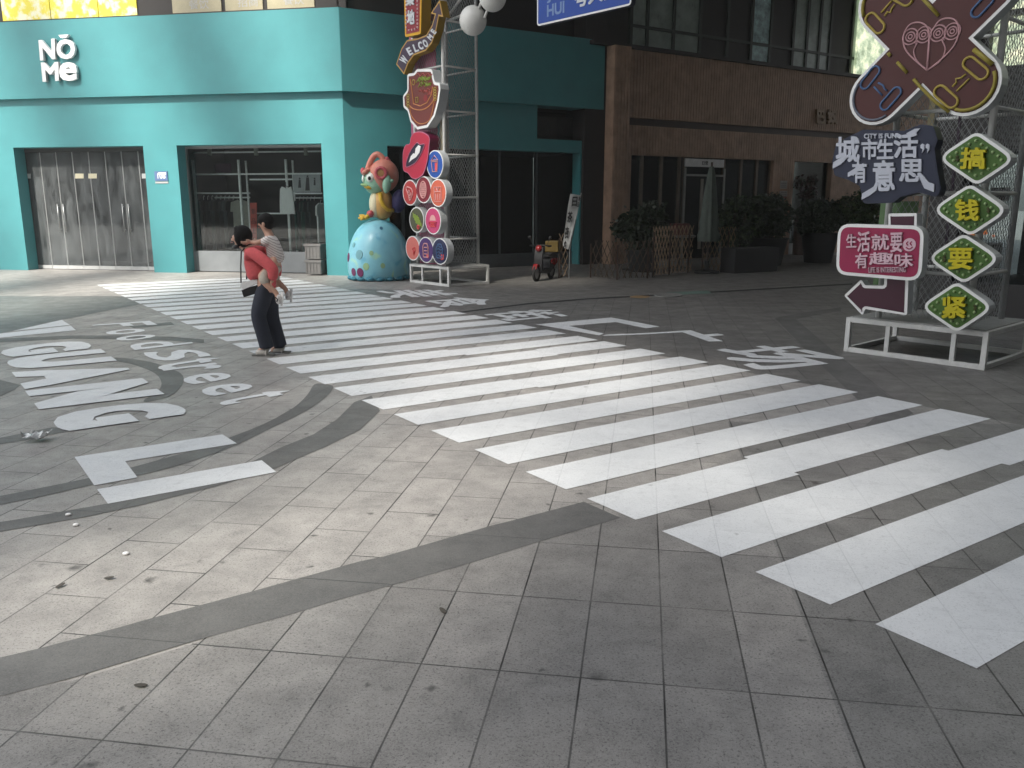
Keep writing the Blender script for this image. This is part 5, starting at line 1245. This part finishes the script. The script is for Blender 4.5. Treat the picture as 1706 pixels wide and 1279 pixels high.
MB().prism(q, smooth([(.40, .44), (.6, .50), (.72, .36), (.68, .36), (.58, .43), (.42, .38)], 3), -.06, .06).build('mudguard', m_red, sc_, bevel=.01)
MB().prism(q, smooth([(-.66, .66), (-.5, .74), (-.1, .72), (-.05, .67), (-.3, .64)], 4), -.13, .13).build('seat', m_black, sc_, bevel=.03)
MB().tube([q.P(.36, .3), q.P(.31, 1.0)], .03, 8).tube([q.P(.5, .23, .07), q.P(.38, .6, .07)], .022, 8).tube([q.P(.5, .23, -.07), q.P(.38, .6, -.07)], .022, 8).build('fork', m_black, sc_, smooth=True)
MB().tube([q.P(.26, 1.0, -.34), q.P(.32, 1.02, -.1), q.P(.32, 1.02, .1), q.P(.26, 1.0, .34)], .02, 8).build('handlebar', m_black, sc_, smooth=True)
for s_ in (-1, 1):
    MB().tube([q.P(.3, 1.02, .22 * s_), q.P(.32, 1.2, .30 * s_)], .008, 6).ball(q.P(.32, 1.24, .32 * s_), (.05, .06, .045), 12, 8).build('mirror', m_black, sc_, smooth=True)
    MB().tube([q.P(.26, 1.0, .33 * s_), q.P(.25, .995, .22 * s_)], .026, 8).build('grip', m_rub, sc_)
MB().ball(q.P(.38, .93, 0), (.1, .12, .1), 16, 10).build('headlight', m_red, sc_, smooth=True)
MB().prism(q, smooth([(-.66, .6), (-.3, .6), (-.2, .5), (-.4, .42), (-.62, .46)], 3), -.16, .16).build('side_panel', m_red, sc_, bevel=.02)
MB().ball(q.P(-.74, .56, 0), (.05, .09, .05), 12, 8).build('tail_light', M('tail_red', (.5, .03, .02), .3), sc_, smooth=True)
bx_ = MB(); bx_.box(q, -.98, -.56, .78, 1.10, -.21, .21); bx_.build('delivery_box', M('box_yellow', (.16, .105, .02), .5), sc_, bevel=.02)
MB().box(q, -.9, -.35, .73, .775, -.12, .12).build('rack', m_black, sc_)
MB().tube([q.P(-.1, .2, .1), q.P(-.14, .02, .22)], .015, 6).build('side_stand', m_steel, sc_)
MB().box(q, -.86, -.72, .28, .46, -.1, .1).build('number_plate', m_ltgrey, sc_)

sc_.scale = (.76, .76, .76)
# ------------------------------------------------------------ crumpled wrapper and litter
p0 = V(G(64, 734)); rw = random.Random(8); bmw = MB()
N = 7; vs = [p0 + V(((i / (N - 1) - .5) * .17 + rw.uniform(-.012, .012), (j / (N - 1) - .5) * .12 + rw.uniform(-.012, .012), .012 + rw.uniform(0, .055) + .02 * abs(i - 3) / 3)) for j in range(N) for i in range(N)]
bmw.add(vs, [(j * N + i, j * N + i + 1, (j + 1) * N + i + 1, (j + 1) * N + i) for j in range(N - 1) for i in range(N - 1)])
o = bmw.build('crumpled_wrapper', M('foil_wrapper', (.52, .53, .52), .25, .4, 60, metal=.4)); tag(o, 'crumpled silver wrapper lying on the paving at the left edge', 'wrapper')
for k, (x, y, lb_) in enumerate(((127, 876, 'pale pebble-sized scrap of litter on the dark band, lower of two'), (114, 859, 'tiny pale scrap of litter on the dark band, upper of two'), (210, 924, 'small white scrap of chewing gum on the paving left of the big ring'))):
    p_ = V(G(x, y)); o = MB().ball(p_ + V((0, 0, .008)), (.018, .014, .008), 8, 5).build('litter_scrap', m_signw, smooth=True); tag(o, lb_, 'litter', 'pale scraps of litter')
for k, (x, y, lb_) in enumerate(((182, 965, 'dark dry leaf scrap on the light slabs above the big ring, right one of two'), (101, 978, 'dark dry leaf scrap on the light slabs above the big ring, left one of two'), (738, 1020, 'dark twig scrap on the slabs below the big ring'), (235, 1145, 'curved dark leaf scrap on the slabs at the lower left'))):
    p_ = V(G(x, y)); mb = MB(); a = k * 1.1
    for i in range(5):
        t2 = i / 4 - .5
    pts2 = [(.02 * math.cos(s_) * 1.2, .011 * math.sin(s_)) for s_ in [j / 9 * 6.2832 for j in range(9)]]
    fr = Fr(p_ + V((0, 0, .009)), (math.cos(a), math.sin(a), .12), (-math.sin(a), math.cos(a), 0)); mb.prism(fr, pts2, 0, .002)
    o = mb.build('leaf_scrap', M('dead_leaf', (.06, .054, .045), .8)); tag(o, lb_, 'leaf', 'dead leaf scraps')

# ------------------------------------------------------------ people
FP = Fr((0, 9.31, 0), (1, 0, 0)); kp = crop(360, 320, 4.265)
def pp(x, y, w_=0.0):
    u, v = FP.uv(*kp(x, y)); return FP.P(u, max(v, .012), w_)
def skin(name, nodes, chains, mat, parent, sub=2):
    """one continuous surface grown round a branching skeleton"""
    ids = list(nodes); me = bpy.data.meshes.new(name)
    ed = []
    for ch in chains: ed += [(ids.index(a), ids.index(b2)) for a, b2 in zip(ch, ch[1:])]
    me.from_pydata([nodes[i][0] for i in ids], ed, [])
    o = bpy.data.objects.new(name, me); COL.objects.link(o)
    md_ = o.modifiers.new('skin', 'SKIN'); md_.use_smooth_shade = True; md_.branch_smoothing = .6
    sv = me.skin_vertices[0].data if me.skin_vertices else None
    if sv is None:
        b_ = bmesh.new(); b_.from_mesh(me); b_.verts.layers.skin.verify(); b_.to_mesh(me); b_.free(); sv = me.skin_vertices[0].data
    for i, k in enumerate(ids):
        r_ = nodes[k][1]; sv[i].radius = r_ if isinstance(r_, tuple) else (r_, r_); sv[i].use_root = (i == 0)
    sd = o.modifiers.new('sub', 'SUBSURF'); sd.levels = sub; sd.render_levels = sub
    dg = bpy.context.evaluated_depsgraph_get(); dg.update()
    m2 = bpy.data.meshes.new_from_object(o.evaluated_get(dg)); o.modifiers.clear(); o.data = m2; bpy.data.meshes.remove(me)
    m2.materials.clear(); m2.materials.append(mat); m2.polygons.foreach_set('use_smooth', [True] * len(m2.polygons)); m2.name = name
    setp(o, parent); return o
m_skin = M('skin', lin((188, 148, 128)), .55, .06, 12); m_hair = M('black_hair', (.008, .0075, .0075), .75, .3, 60, spec=.15)
m_top = M('coral_knit', lin((196, 84, 88)), .85, .10, 40, bump=.2); m_trs = M('navy_trousers', lin((36, 41, 54)), .85, .15, 20, bump=.1); m_shoe = M('pale_shoe', (.50, .47, .43), .6, .1, 20); m_sole = M('grey_sole', (.16, .16, .15), .7)
wo = thing('person', 'person in red knit top and navy trousers bent forward carrying a child', 'person', pp(410, 1160))
def hand(N, pre, wrist, palm, fw, side):
    """palm, four unequal fingers and a thumb; fw: finger direction, side: across the palm"""
    fw = V(fw).normalized(); side = V(side).normalized(); dn_ = fw.cross(side).normalized()
    N[pre + 'palm'] = (palm, (.034, .018)); ch = [[wrist, pre + 'palm']]
    for i, L in enumerate((.062, .072, .068, .052)):
        b_ = palm + side * (.026 - .0175 * i) + fw * .03
        N[pre + 'k%d' % i] = (b_, .0105); N[pre + 'm%d' % i] = (b_ + fw * L * .5 + dn_ * .006, .009); N[pre + 't%d' % i] = (b_ + fw * L * .85 + dn_ * .024, .0075)
        ch.append([pre + 'palm', pre + 'k%d' % i, pre + 'm%d' % i, pre + 't%d' % i])
    tb = palm + side * .036 - fw * .012; N[pre + 'h0'] = (tb, .012); N[pre + 'h1'] = (tb + side * .018 + fw * .03, .0095); ch.append([pre + 'palm', pre + 'h0', pre + 'h1'])
    return ch
N_ = {'pelvis': (pp(368, 650), .115), 'waist': (pp(325, 565), .10), 'chest': (pp(275, 470), .115), 'collar': (pp(240, 408), .075), 'neck': (pp(212, 378), .047), 'jaw': (pp(172, 352), (.062, .07)), 'head': (pp(158, 322), (.09, .08)), 'crown': (pp(172, 285), (.07, .065)), 'nose': (pp(106, 340), .012), 'chin': (pp(140, 380), .028)}
C_ = [['pelvis', 'waist', 'chest', 'collar', 'neck', 'jaw', 'head', 'crown'], ['head', 'nose'], ['jaw', 'chin']]
for sd, s_ in (('l', 1), ('r', -1)):
    kx_, ax_ = ((302, 870), (375, 1075)) if s_ > 0 else ((385, 880), (445, 1085))
    N_[sd + 'hip'] = (pp(368, 690, .085 * s_), .085); N_[sd + 'knee'] = (pp(*kx_, .085 * s_), .055); N_[sd + 'ankle'] = (pp(*ax_, .08 * s_), .036)
    N_[sd + 'toe'] = (pp(ax_[0] - 70, 1142, .085 * s_), .03)
    C_.append(['pelvis', sd + 'hip', sd + 'knee', sd + 'ankle', sd + 'toe'])
    N_[sd + 'sho'] = (pp(272, 425, .155 * s_), .05); N_[sd + 'elb'] = (pp(448 if s_ > 0 else 392, 535, .22 * s_), .04); N_[sd + 'wri'] = (pp(438 if s_ > 0 else 402, 612, .21 * s_), .026)
    C_.append(['collar', sd + 'sho', sd + 'elb', sd + 'wri'])
    palm = pp(432 if s_ > 0 else 400, 645, .2 * s_); C_ += hand(N_, sd, sd + 'wri', palm, (-.35, -.1, -.9) if s_ > 0 else (-.35, .1, -.9), (-.8, .4 * s_, .3))
skin('body', N_, C_, m_skin, wo)
# top: torso with sleeves
Nt = {'hem': (pp(322, 625), (.15, .15)), 'waist': (pp(300, 560), (.14, .145)), 'chest': (pp(268, 475), (.145, .15)), 'collar': (pp(236, 415), (.10, .11)), 'neck': (pp(222, 392), .062)}
Ct = [['hem', 'waist', 'chest', 'collar', 'neck']]
for sd, s_ in (('l', 1), ('r', -1)):
    Nt[sd + 's'] = (pp(280, 420, .15 * s_), .08); Nt[sd + 'm'] = (pp(350, 455, .2 * s_), .07); Nt[sd + 'n'] = (pp(400 if s_ > 0 else 368, 495, .215 * s_), .066); Nt[sd + 'e'] = (pp(448 if s_ > 0 else 388, 535, .225 * s_), .07); Nt[sd + 'w'] = (pp(440 if s_ > 0 else 396, 618, .21 * s_), .05)
    Ct.append(['collar', sd + 's', sd + 'm', sd + 'n', sd + 'e', sd + 'w'])
skin('knit_top', Nt, Ct, m_top, wo)
fl3 = MB(); fl3.tube([pp(440, 600, .19), pp(438, 640, .19), pp(440, 668, .18)], [.03, .035, .022], 10); fl3.build('cuff', m_top, wo, smooth=True)
Nr = {'belt': (pp(345, 600), (.125, .14)), 'seat': (pp(368, 660), (.13, .15))}; Cr = [['belt', 'seat']]
for sd, s_ in (('l', 1), ('r', -1)):
    (kx_, ky), (ax_, ay) = ((312, 865), (374, 1082)) if s_ > 0 else ((376, 880), (440, 1096))
    Nr[sd + 'h'] = (pp(358, 700, .075 * s_), .115); Nr[sd + 't'] = (pp((358 + kx_) / 2 + 4, 780, .08 * s_), .105); Nr[sd + 'k'] = (pp(kx_, ky, .085 * s_), .088); Nr[sd + 'c'] = (pp((kx_ + ax_) / 2, (ky + ay) / 2, .085 * s_), .085); Nr[sd + 'a'] = (pp(ax_, ay, .085 * s_), .084); Nr[sd + 'z'] = (pp(ax_ + 2, ay + 22, .085 * s_), .082)
    Cr.append(['seat', sd + 'h', sd + 't', sd + 'k', sd + 'c', sd + 'a', sd + 'z'])
skin('trousers', Nr, Cr, m_trs, wo)
for s_, heel, toe in ((1, (405, 1122), (298, 1152)), (-1, (488, 1128), (385, 1140))):
    h_, t2 = pp(*heel, .085 * s_), pp(*toe, .09 * s_); h_.z = .035; t2.z = .03
    sh = skin('shoe', {'a': (h_, (.045, .04)), 'b': (h_.lerp(t2, .5) + V((0, 0, .012)), (.046, .046)), 'c': (t2, (.038, .028)), 'd': (h_ + V((-.02, 0, .06)), .042)}, [['d', 'a', 'b', 'c']], m_shoe, wo)
    MB().bar(h_ + V((.04, 0, -.024)), t2 + V((-.035, 0, -.019)), .085, .018).build('sole', m_sole, wo, bevel=.006)
# hair: bob covering crown, back and near cheek
hr = MB(); hr.ball(pp(192, 302), (.098, .110, .108), 24, 16, rot=Matrix.Rotation(R(-25), 4, 'Y')); hr.ball(pp(205, 345), (.075, .10, .095), 20, 12, rot=Matrix.Rotation(R(-30), 4, 'Y')); hr.ball(pp(166, 270), (.062, .085, .04), 20, 12, rot=Matrix.Rotation(R(35), 4, 'Y'))
hr.tube([pp(165, 290, .082), pp(178, 335, .098), pp(182, 378, .08)], [.03, .04, .018], 10)
hr.build('hair', m_hair, wo, smooth=True)
el_ = MB()
el_.ball(pp(117, 322, .035), (.008, .006, .006), 8, 6); el_.ball(pp(117, 322, -.035), (.008, .006, .006), 8, 6); el_.build('eye', m_hair, wo, smooth=True)
MB().ball(pp(112, 356, .0), (.012, .022, .006), 10, 6).build('mouth', M('lips', (.35, .12, .1), .5), wo, smooth=True)
MB().ball(pp(152, 384, .0), (.055, .06, .028), 16, 10, rot=Matrix.Rotation(R(-15), 4, 'Y')).build('chin_mask', m_black, wo, smooth=True)
# strap and bag, hanging from the neck
bag = thing('shoulder_bag', 'black and white bag hanging in front of the person bending forward', 'bag', pp(250, 660))
MB().tube([pp(215, 395, .06), pp(193, 420, .07), pp(190, 520, .07), pp(191, 640, .07)], .0085, 6).tube([pp(225, 398, -.06), pp(205, 450, -.06), pp(210, 620, -.04)], .0085, 6).build('strap', m_black, bag, smooth=True)
qb = FP.at(0, 0, 0)
def pz(pts): return [qb.uv(*kp(*p)) for p in pts]
MB().prism(qb, pz([(185, 648), (305, 606), (312, 640), (205, 690)]), -.05, .09).build('white_flap', m_signw, bag, bevel=.008)
MB().prism(qb, pz([(196, 690), (300, 655), (365, 640), (372, 690), (300, 715), (212, 742)]), -.06, .08).build('bag_body', m_black, bag, bevel=.01)
# child
m_shirt = bpy.data.materials.new('striped_shirt'); m_shirt.use_nodes = True; t_ = m_shirt.node_tree; b = t_.nodes['Principled BSDF']
gg = t_.nodes.new('ShaderNodeNewGeometry'); mp = t_.nodes.new('ShaderNodeMapping'); mp.inputs['Rotation'].default_value = (0, R(58), 0); t_.links.new(gg.outputs[0], mp.inputs[0])
wv = t_.nodes.new('ShaderNodeTexWave'); wv.inputs['Scale'].default_value = 13; wv.inputs['Distortion'].default_value = 1.2; wv.inputs['Detail'].default_value = 2; wv.inputs['Detail Scale'].default_value = 3; t_.links.new(mp.outputs[0], wv.inputs[0])
cr = t_.nodes.new('ShaderNodeValToRGB'); cr.color_ramp.elements[0].position = .12; cr.color_ramp.elements[0].color = (.30, .26, .25, 1); cr.color_ramp.elements[1].position = .22; cr.color_ramp.elements[1].color = (.66, .62, .60, 1)
t_.links.new(wv.outputs[0], cr.inputs[0]); t_.links.new(cr.outputs[0], b.inputs['Base Color']); b.inputs['Roughness'].default_value = .9
m_short = M('beige_shorts', (.46, .42, .36), .9, .12, 18, bump=.15)
chd = thing('person', 'child in a striped white shirt and beige shorts carried piggyback', 'person', pp(430, 540))
N_ = {'pelvis': (pp(425, 515), .085), 'waist': (pp(420, 440), .075), 'chest': (pp(400, 360), .08), 'neck': (pp(376, 285), .05), 'jaw': (pp(345, 250), (.058, .058)), 'head': (pp(350, 208), (.078, .074)), 'crown': (pp(355, 178), (.06, .058)), 'nose': (pp(297, 232), .011)}
C_ = [['pelvis', 'waist', 'chest', 'neck', 'jaw', 'head', 'crown'], ['head', 'nose']]
for sd, s_ in (('l', 1), ('r', -1)):
    N_[sd + 'hip'] = (pp(412, 535, .12 * s_), .06); N_[sd + 'knee'] = (pp(352, 590, .2 * s_), .048); N_[sd + 'cal'] = (pp(408, 655, .2 * s_), .04); N_[sd + 'ank'] = (pp(462, 700, .19 * s_), .028); N_[sd + 'toe'] = (pp(480, 770, .2 * s_), .026)
    C_.append(['pelvis', sd + 'hip', sd + 'knee', sd + 'cal', sd + 'ank', sd + 'toe'])
    N_[sd + 'sho'] = (pp(372, 335, .095 * s_), .036); N_[sd + 'elb'] = (pp(312, 358, .12 * s_), .028); N_[sd + 'wri'] = (pp(272, 350, .11 * s_), .02)
    C_.append(['chest', sd + 'sho', sd + 'elb', sd + 'wri'])
    C_ += hand(N_, sd, sd + 'wri', pp(252, 352, .1 * s_), (-.95, 0, -.3), (0, -.8 * s_, .5))
skin('body', N_, C_, m_skin, chd)
Nt = {'hem': (pp(434, 512), (.112, .12)), 'mid': (pp(424, 440), (.105, .115)), 'chest': (pp(402, 365), (.10, .11)), 'neck': (pp(382, 296), (.06, .07))}; Ct = [['hem', 'mid', 'chest', 'neck']]
for sd, s_ in (('l', 1), ('r', -1)):
    Nt[sd + 's'] = (pp(382, 335, .10 * s_), .058); Nt[sd + 'e'] = (pp(338, 362, .125 * s_), .05); Ct.append(['chest', sd + 's', sd + 'e'])
skin('shirt', Nt, Ct, m_shirt, chd)
Nr = {'belt': (pp(430, 500), (.10, .11)), 'seat': (pp(425, 530), (.10, .115))}; Cr = [['belt', 'seat']]
for sd, s_ in (('l', 1), ('r', -1)):
    Nr[sd + 'h'] = (pp(395, 550, .135 * s_), .082); Nr[sd + 'k'] = (pp(362, 592, .2 * s_), .074); Nr[sd + 'c'] = (pp(405, 648, .205 * s_), .056); Cr.append(['seat', sd + 'h', sd + 'k', sd + 'c'])
skin('shorts', Nr, Cr, m_short, chd)
hr = MB(); hr.ball(pp(354, 196), (.088, .088, .075), 24, 14, rot=Matrix.Rotation(R(-8), 4, 'Y')); hr.ball(pp(375, 220), (.06, .08, .07), 18, 12); hr.build('hair', m_hair, chd, smooth=True)
MB().ball(pp(306, 218, .03), (.007, .006, .006), 8, 6).ball(pp(306, 218, -.03), (.007, .006, .006), 8, 6).build('eye', m_hair, chd, smooth=True)
MB().ball(pp(350, 228, .078), (.018, .012, .026), 10, 8).build('ear', m_skin, chd, smooth=True)
MB().ball(pp(303, 252, 0), (.01, .016, .005), 8, 6).build('mouth', bpy.data.materials['lips'], chd, smooth=True)
m_snk = M('sneaker_white', (.55, .53, .52), .6, .5, 45)
for s_ in (1, -1):
    a, b2 = pp(468, 705, .19 * s_), pp(480, 785, .2 * s_)
    sh = skin('sneaker', {'a': (a + V((.025, 0, -.005)), .036), 'b': (a.lerp(b2, .5) + V((.01, 0, 0)), .04), 'c': (b2, (.036, .032))}, [['a', 'b', 'c']], m_snk, chd)
    so_ = MB(); so_.tube([a + V((.056, 0, .01)), a.lerp(b2, .5) + V((.048, 0, 0)), b2 + V((.03, 0, -.015))], .014, 8); so_.build('sneaker_sole', m_signw, chd, smooth=True)
    MB().tube([pp(462, 730, .19 * s_ + .04 * s_), pp(478, 745, .19 * s_ + .045 * s_), pp(470, 760, .19 * s_ + .04 * s_)], .007, 6).build('sneaker_stripe', m_black, chd)
# ------------------------------------------------------------ unseen blockers added round the square to shape its light
m_fard = M('grey_render', (.07, .07, .07), .7, .1, 1)
m_farm = M('mid_grey_render', (.24, .23, .22), .7, .1, 1)
def occl(name, label, cat, fr, u0, u1, v0, v1, w0, w1, mt):
    o = MB().box(fr, u0, u1, v0, v1, w0, w1).build(name, mt); tag(o, label, cat); return o
# added sun screen behind the viewer, its openings placed to drop light patches
FSUN = Fr((0, 0, 0), (-math.cos(SUN_AZ), math.sin(SUN_AZ), 0))
holes = [(-11.3, -8.6, 44.7, 46.8)]
rh = random.Random(21); u0 = -12.7
while u0 < -1.0:
    w0 = rh.uniform(.25, .75); z = 25.4 + rh.uniform(0, 1)
    while z < (39.5 if u0 < -6 else 37.0):
        dz_ = rh.uniform(.8, 2.6)
        near_ = (abs(u0 + 3.4) < 1.3 and 28.6 < z < 33.2) or (abs(u0 + 4.7) < 1.3 and 33.4 < z < 36.4)
        if rh.random() < (1.1 if near_ else (.34 if u0 < -6 else .12)): holes.append((u0, u0 + w0, z, z + dz_ * (.97 if near_ else .8)))
        z += dz_
    u0 += w0 + (.05 if abs(u0 + 4) < 1.8 else rh.uniform(.25, .5))
ue = sorted({-13.0, 45.0} | {h[0] for h in holes} | {h[1] for h in holes}); sw = MB()
for a, b2 in zip(ue, ue[1:]):
    z = 0
    for h in sorted([h for h in holes if h[0] < (a + b2) / 2 < h[1]], key=lambda h: h[2]):
        sw.box(FSUN, a, b2, z, h[2], 25, 25.5); z = h[3]
    sw.box(FSUN, a, b2, z, 68, 25, 25.5)
o = sw.build('sun_screen', m_fard); tag(o, 'tall thin screen added behind the viewer to shape the sun patches, out of frame', 'sun blocker')
for k in range(4):
    u0 = -16.0 - k * 4.6
    occl('slanting_sun_blocker', 'slanting bar added to thin the sunlight, number %s from the slab tower behind the viewer, out of frame' % ('one', 'two', 'three', 'four', 'five')[k], 'column', Fr(FSUN.P(u0, 0, 27), FSUN.a * .94 + UP * .34, UP * .94 - FSUN.a * .34, FSUN.n), 20, 21.5, -12, 80, 0, .6, m_fard)  # leaning bars added unseen to thin the sun on the left facade
occl('right_light_blocker', 'grey block added right of the viewer to darken the ground, out of frame', 'building', Fr((5.4, -2, 0), (0, 1, 0)), -8, 6.0, 0, 22, 0, 16, m_fard)  # unseen block added to darken the right foreground
occl('street_light_blocker', 'dark sheet added over the side street to block sky light, out of frame', 'canopy', Fr((2.0, 13.0, 8.8), (.83, .557, 0), (-.557, .83, 0)), -1.5, 24, -4.5, 14, 0, .4, m_fard)  # unseen sheet added to keep sky light off the right side
occl('alley_light_blocker', 'grey block added at the far right of the side street to cut light, out of frame', 'building', Fr((25, 6, 0), (.557, -.83, 0)), -16, 14, 0, 24, -12, 0, m_farm)  # unseen block added to darken glass reflections and cut light from the right
occl('reflection_blocker', 'low dark block added behind the viewer on the left to darken reflections, out of frame', 'building', GR, -70, -13, -24, -16, 0, 9.5, m_fard)  # unseen block added so the shop glass reflects something dark

# ------------------------------------------------------------ thin volume added to lift the blacks like a lens veil
mh = bpy.data.materials.new('added_veil'); mh.use_nodes = True; t = mh.node_tree; t.nodes.remove(t.nodes['Principled BSDF'])
pv = t.nodes.new('ShaderNodeVolumePrincipled'); pv.inputs['Color'].default_value = (.95, .95, .93, 1); pv.inputs['Density'].default_value = .0017; pv.inputs['Anisotropy'].default_value = .2
t.links.new(pv.outputs[0], t.nodes['Material Output'].inputs['Volume'])
o = MB().box(GR, -165, 165, -165, 165, -1.0, 82).build('veil_volume', mh); o['kind'] = 'stuff'
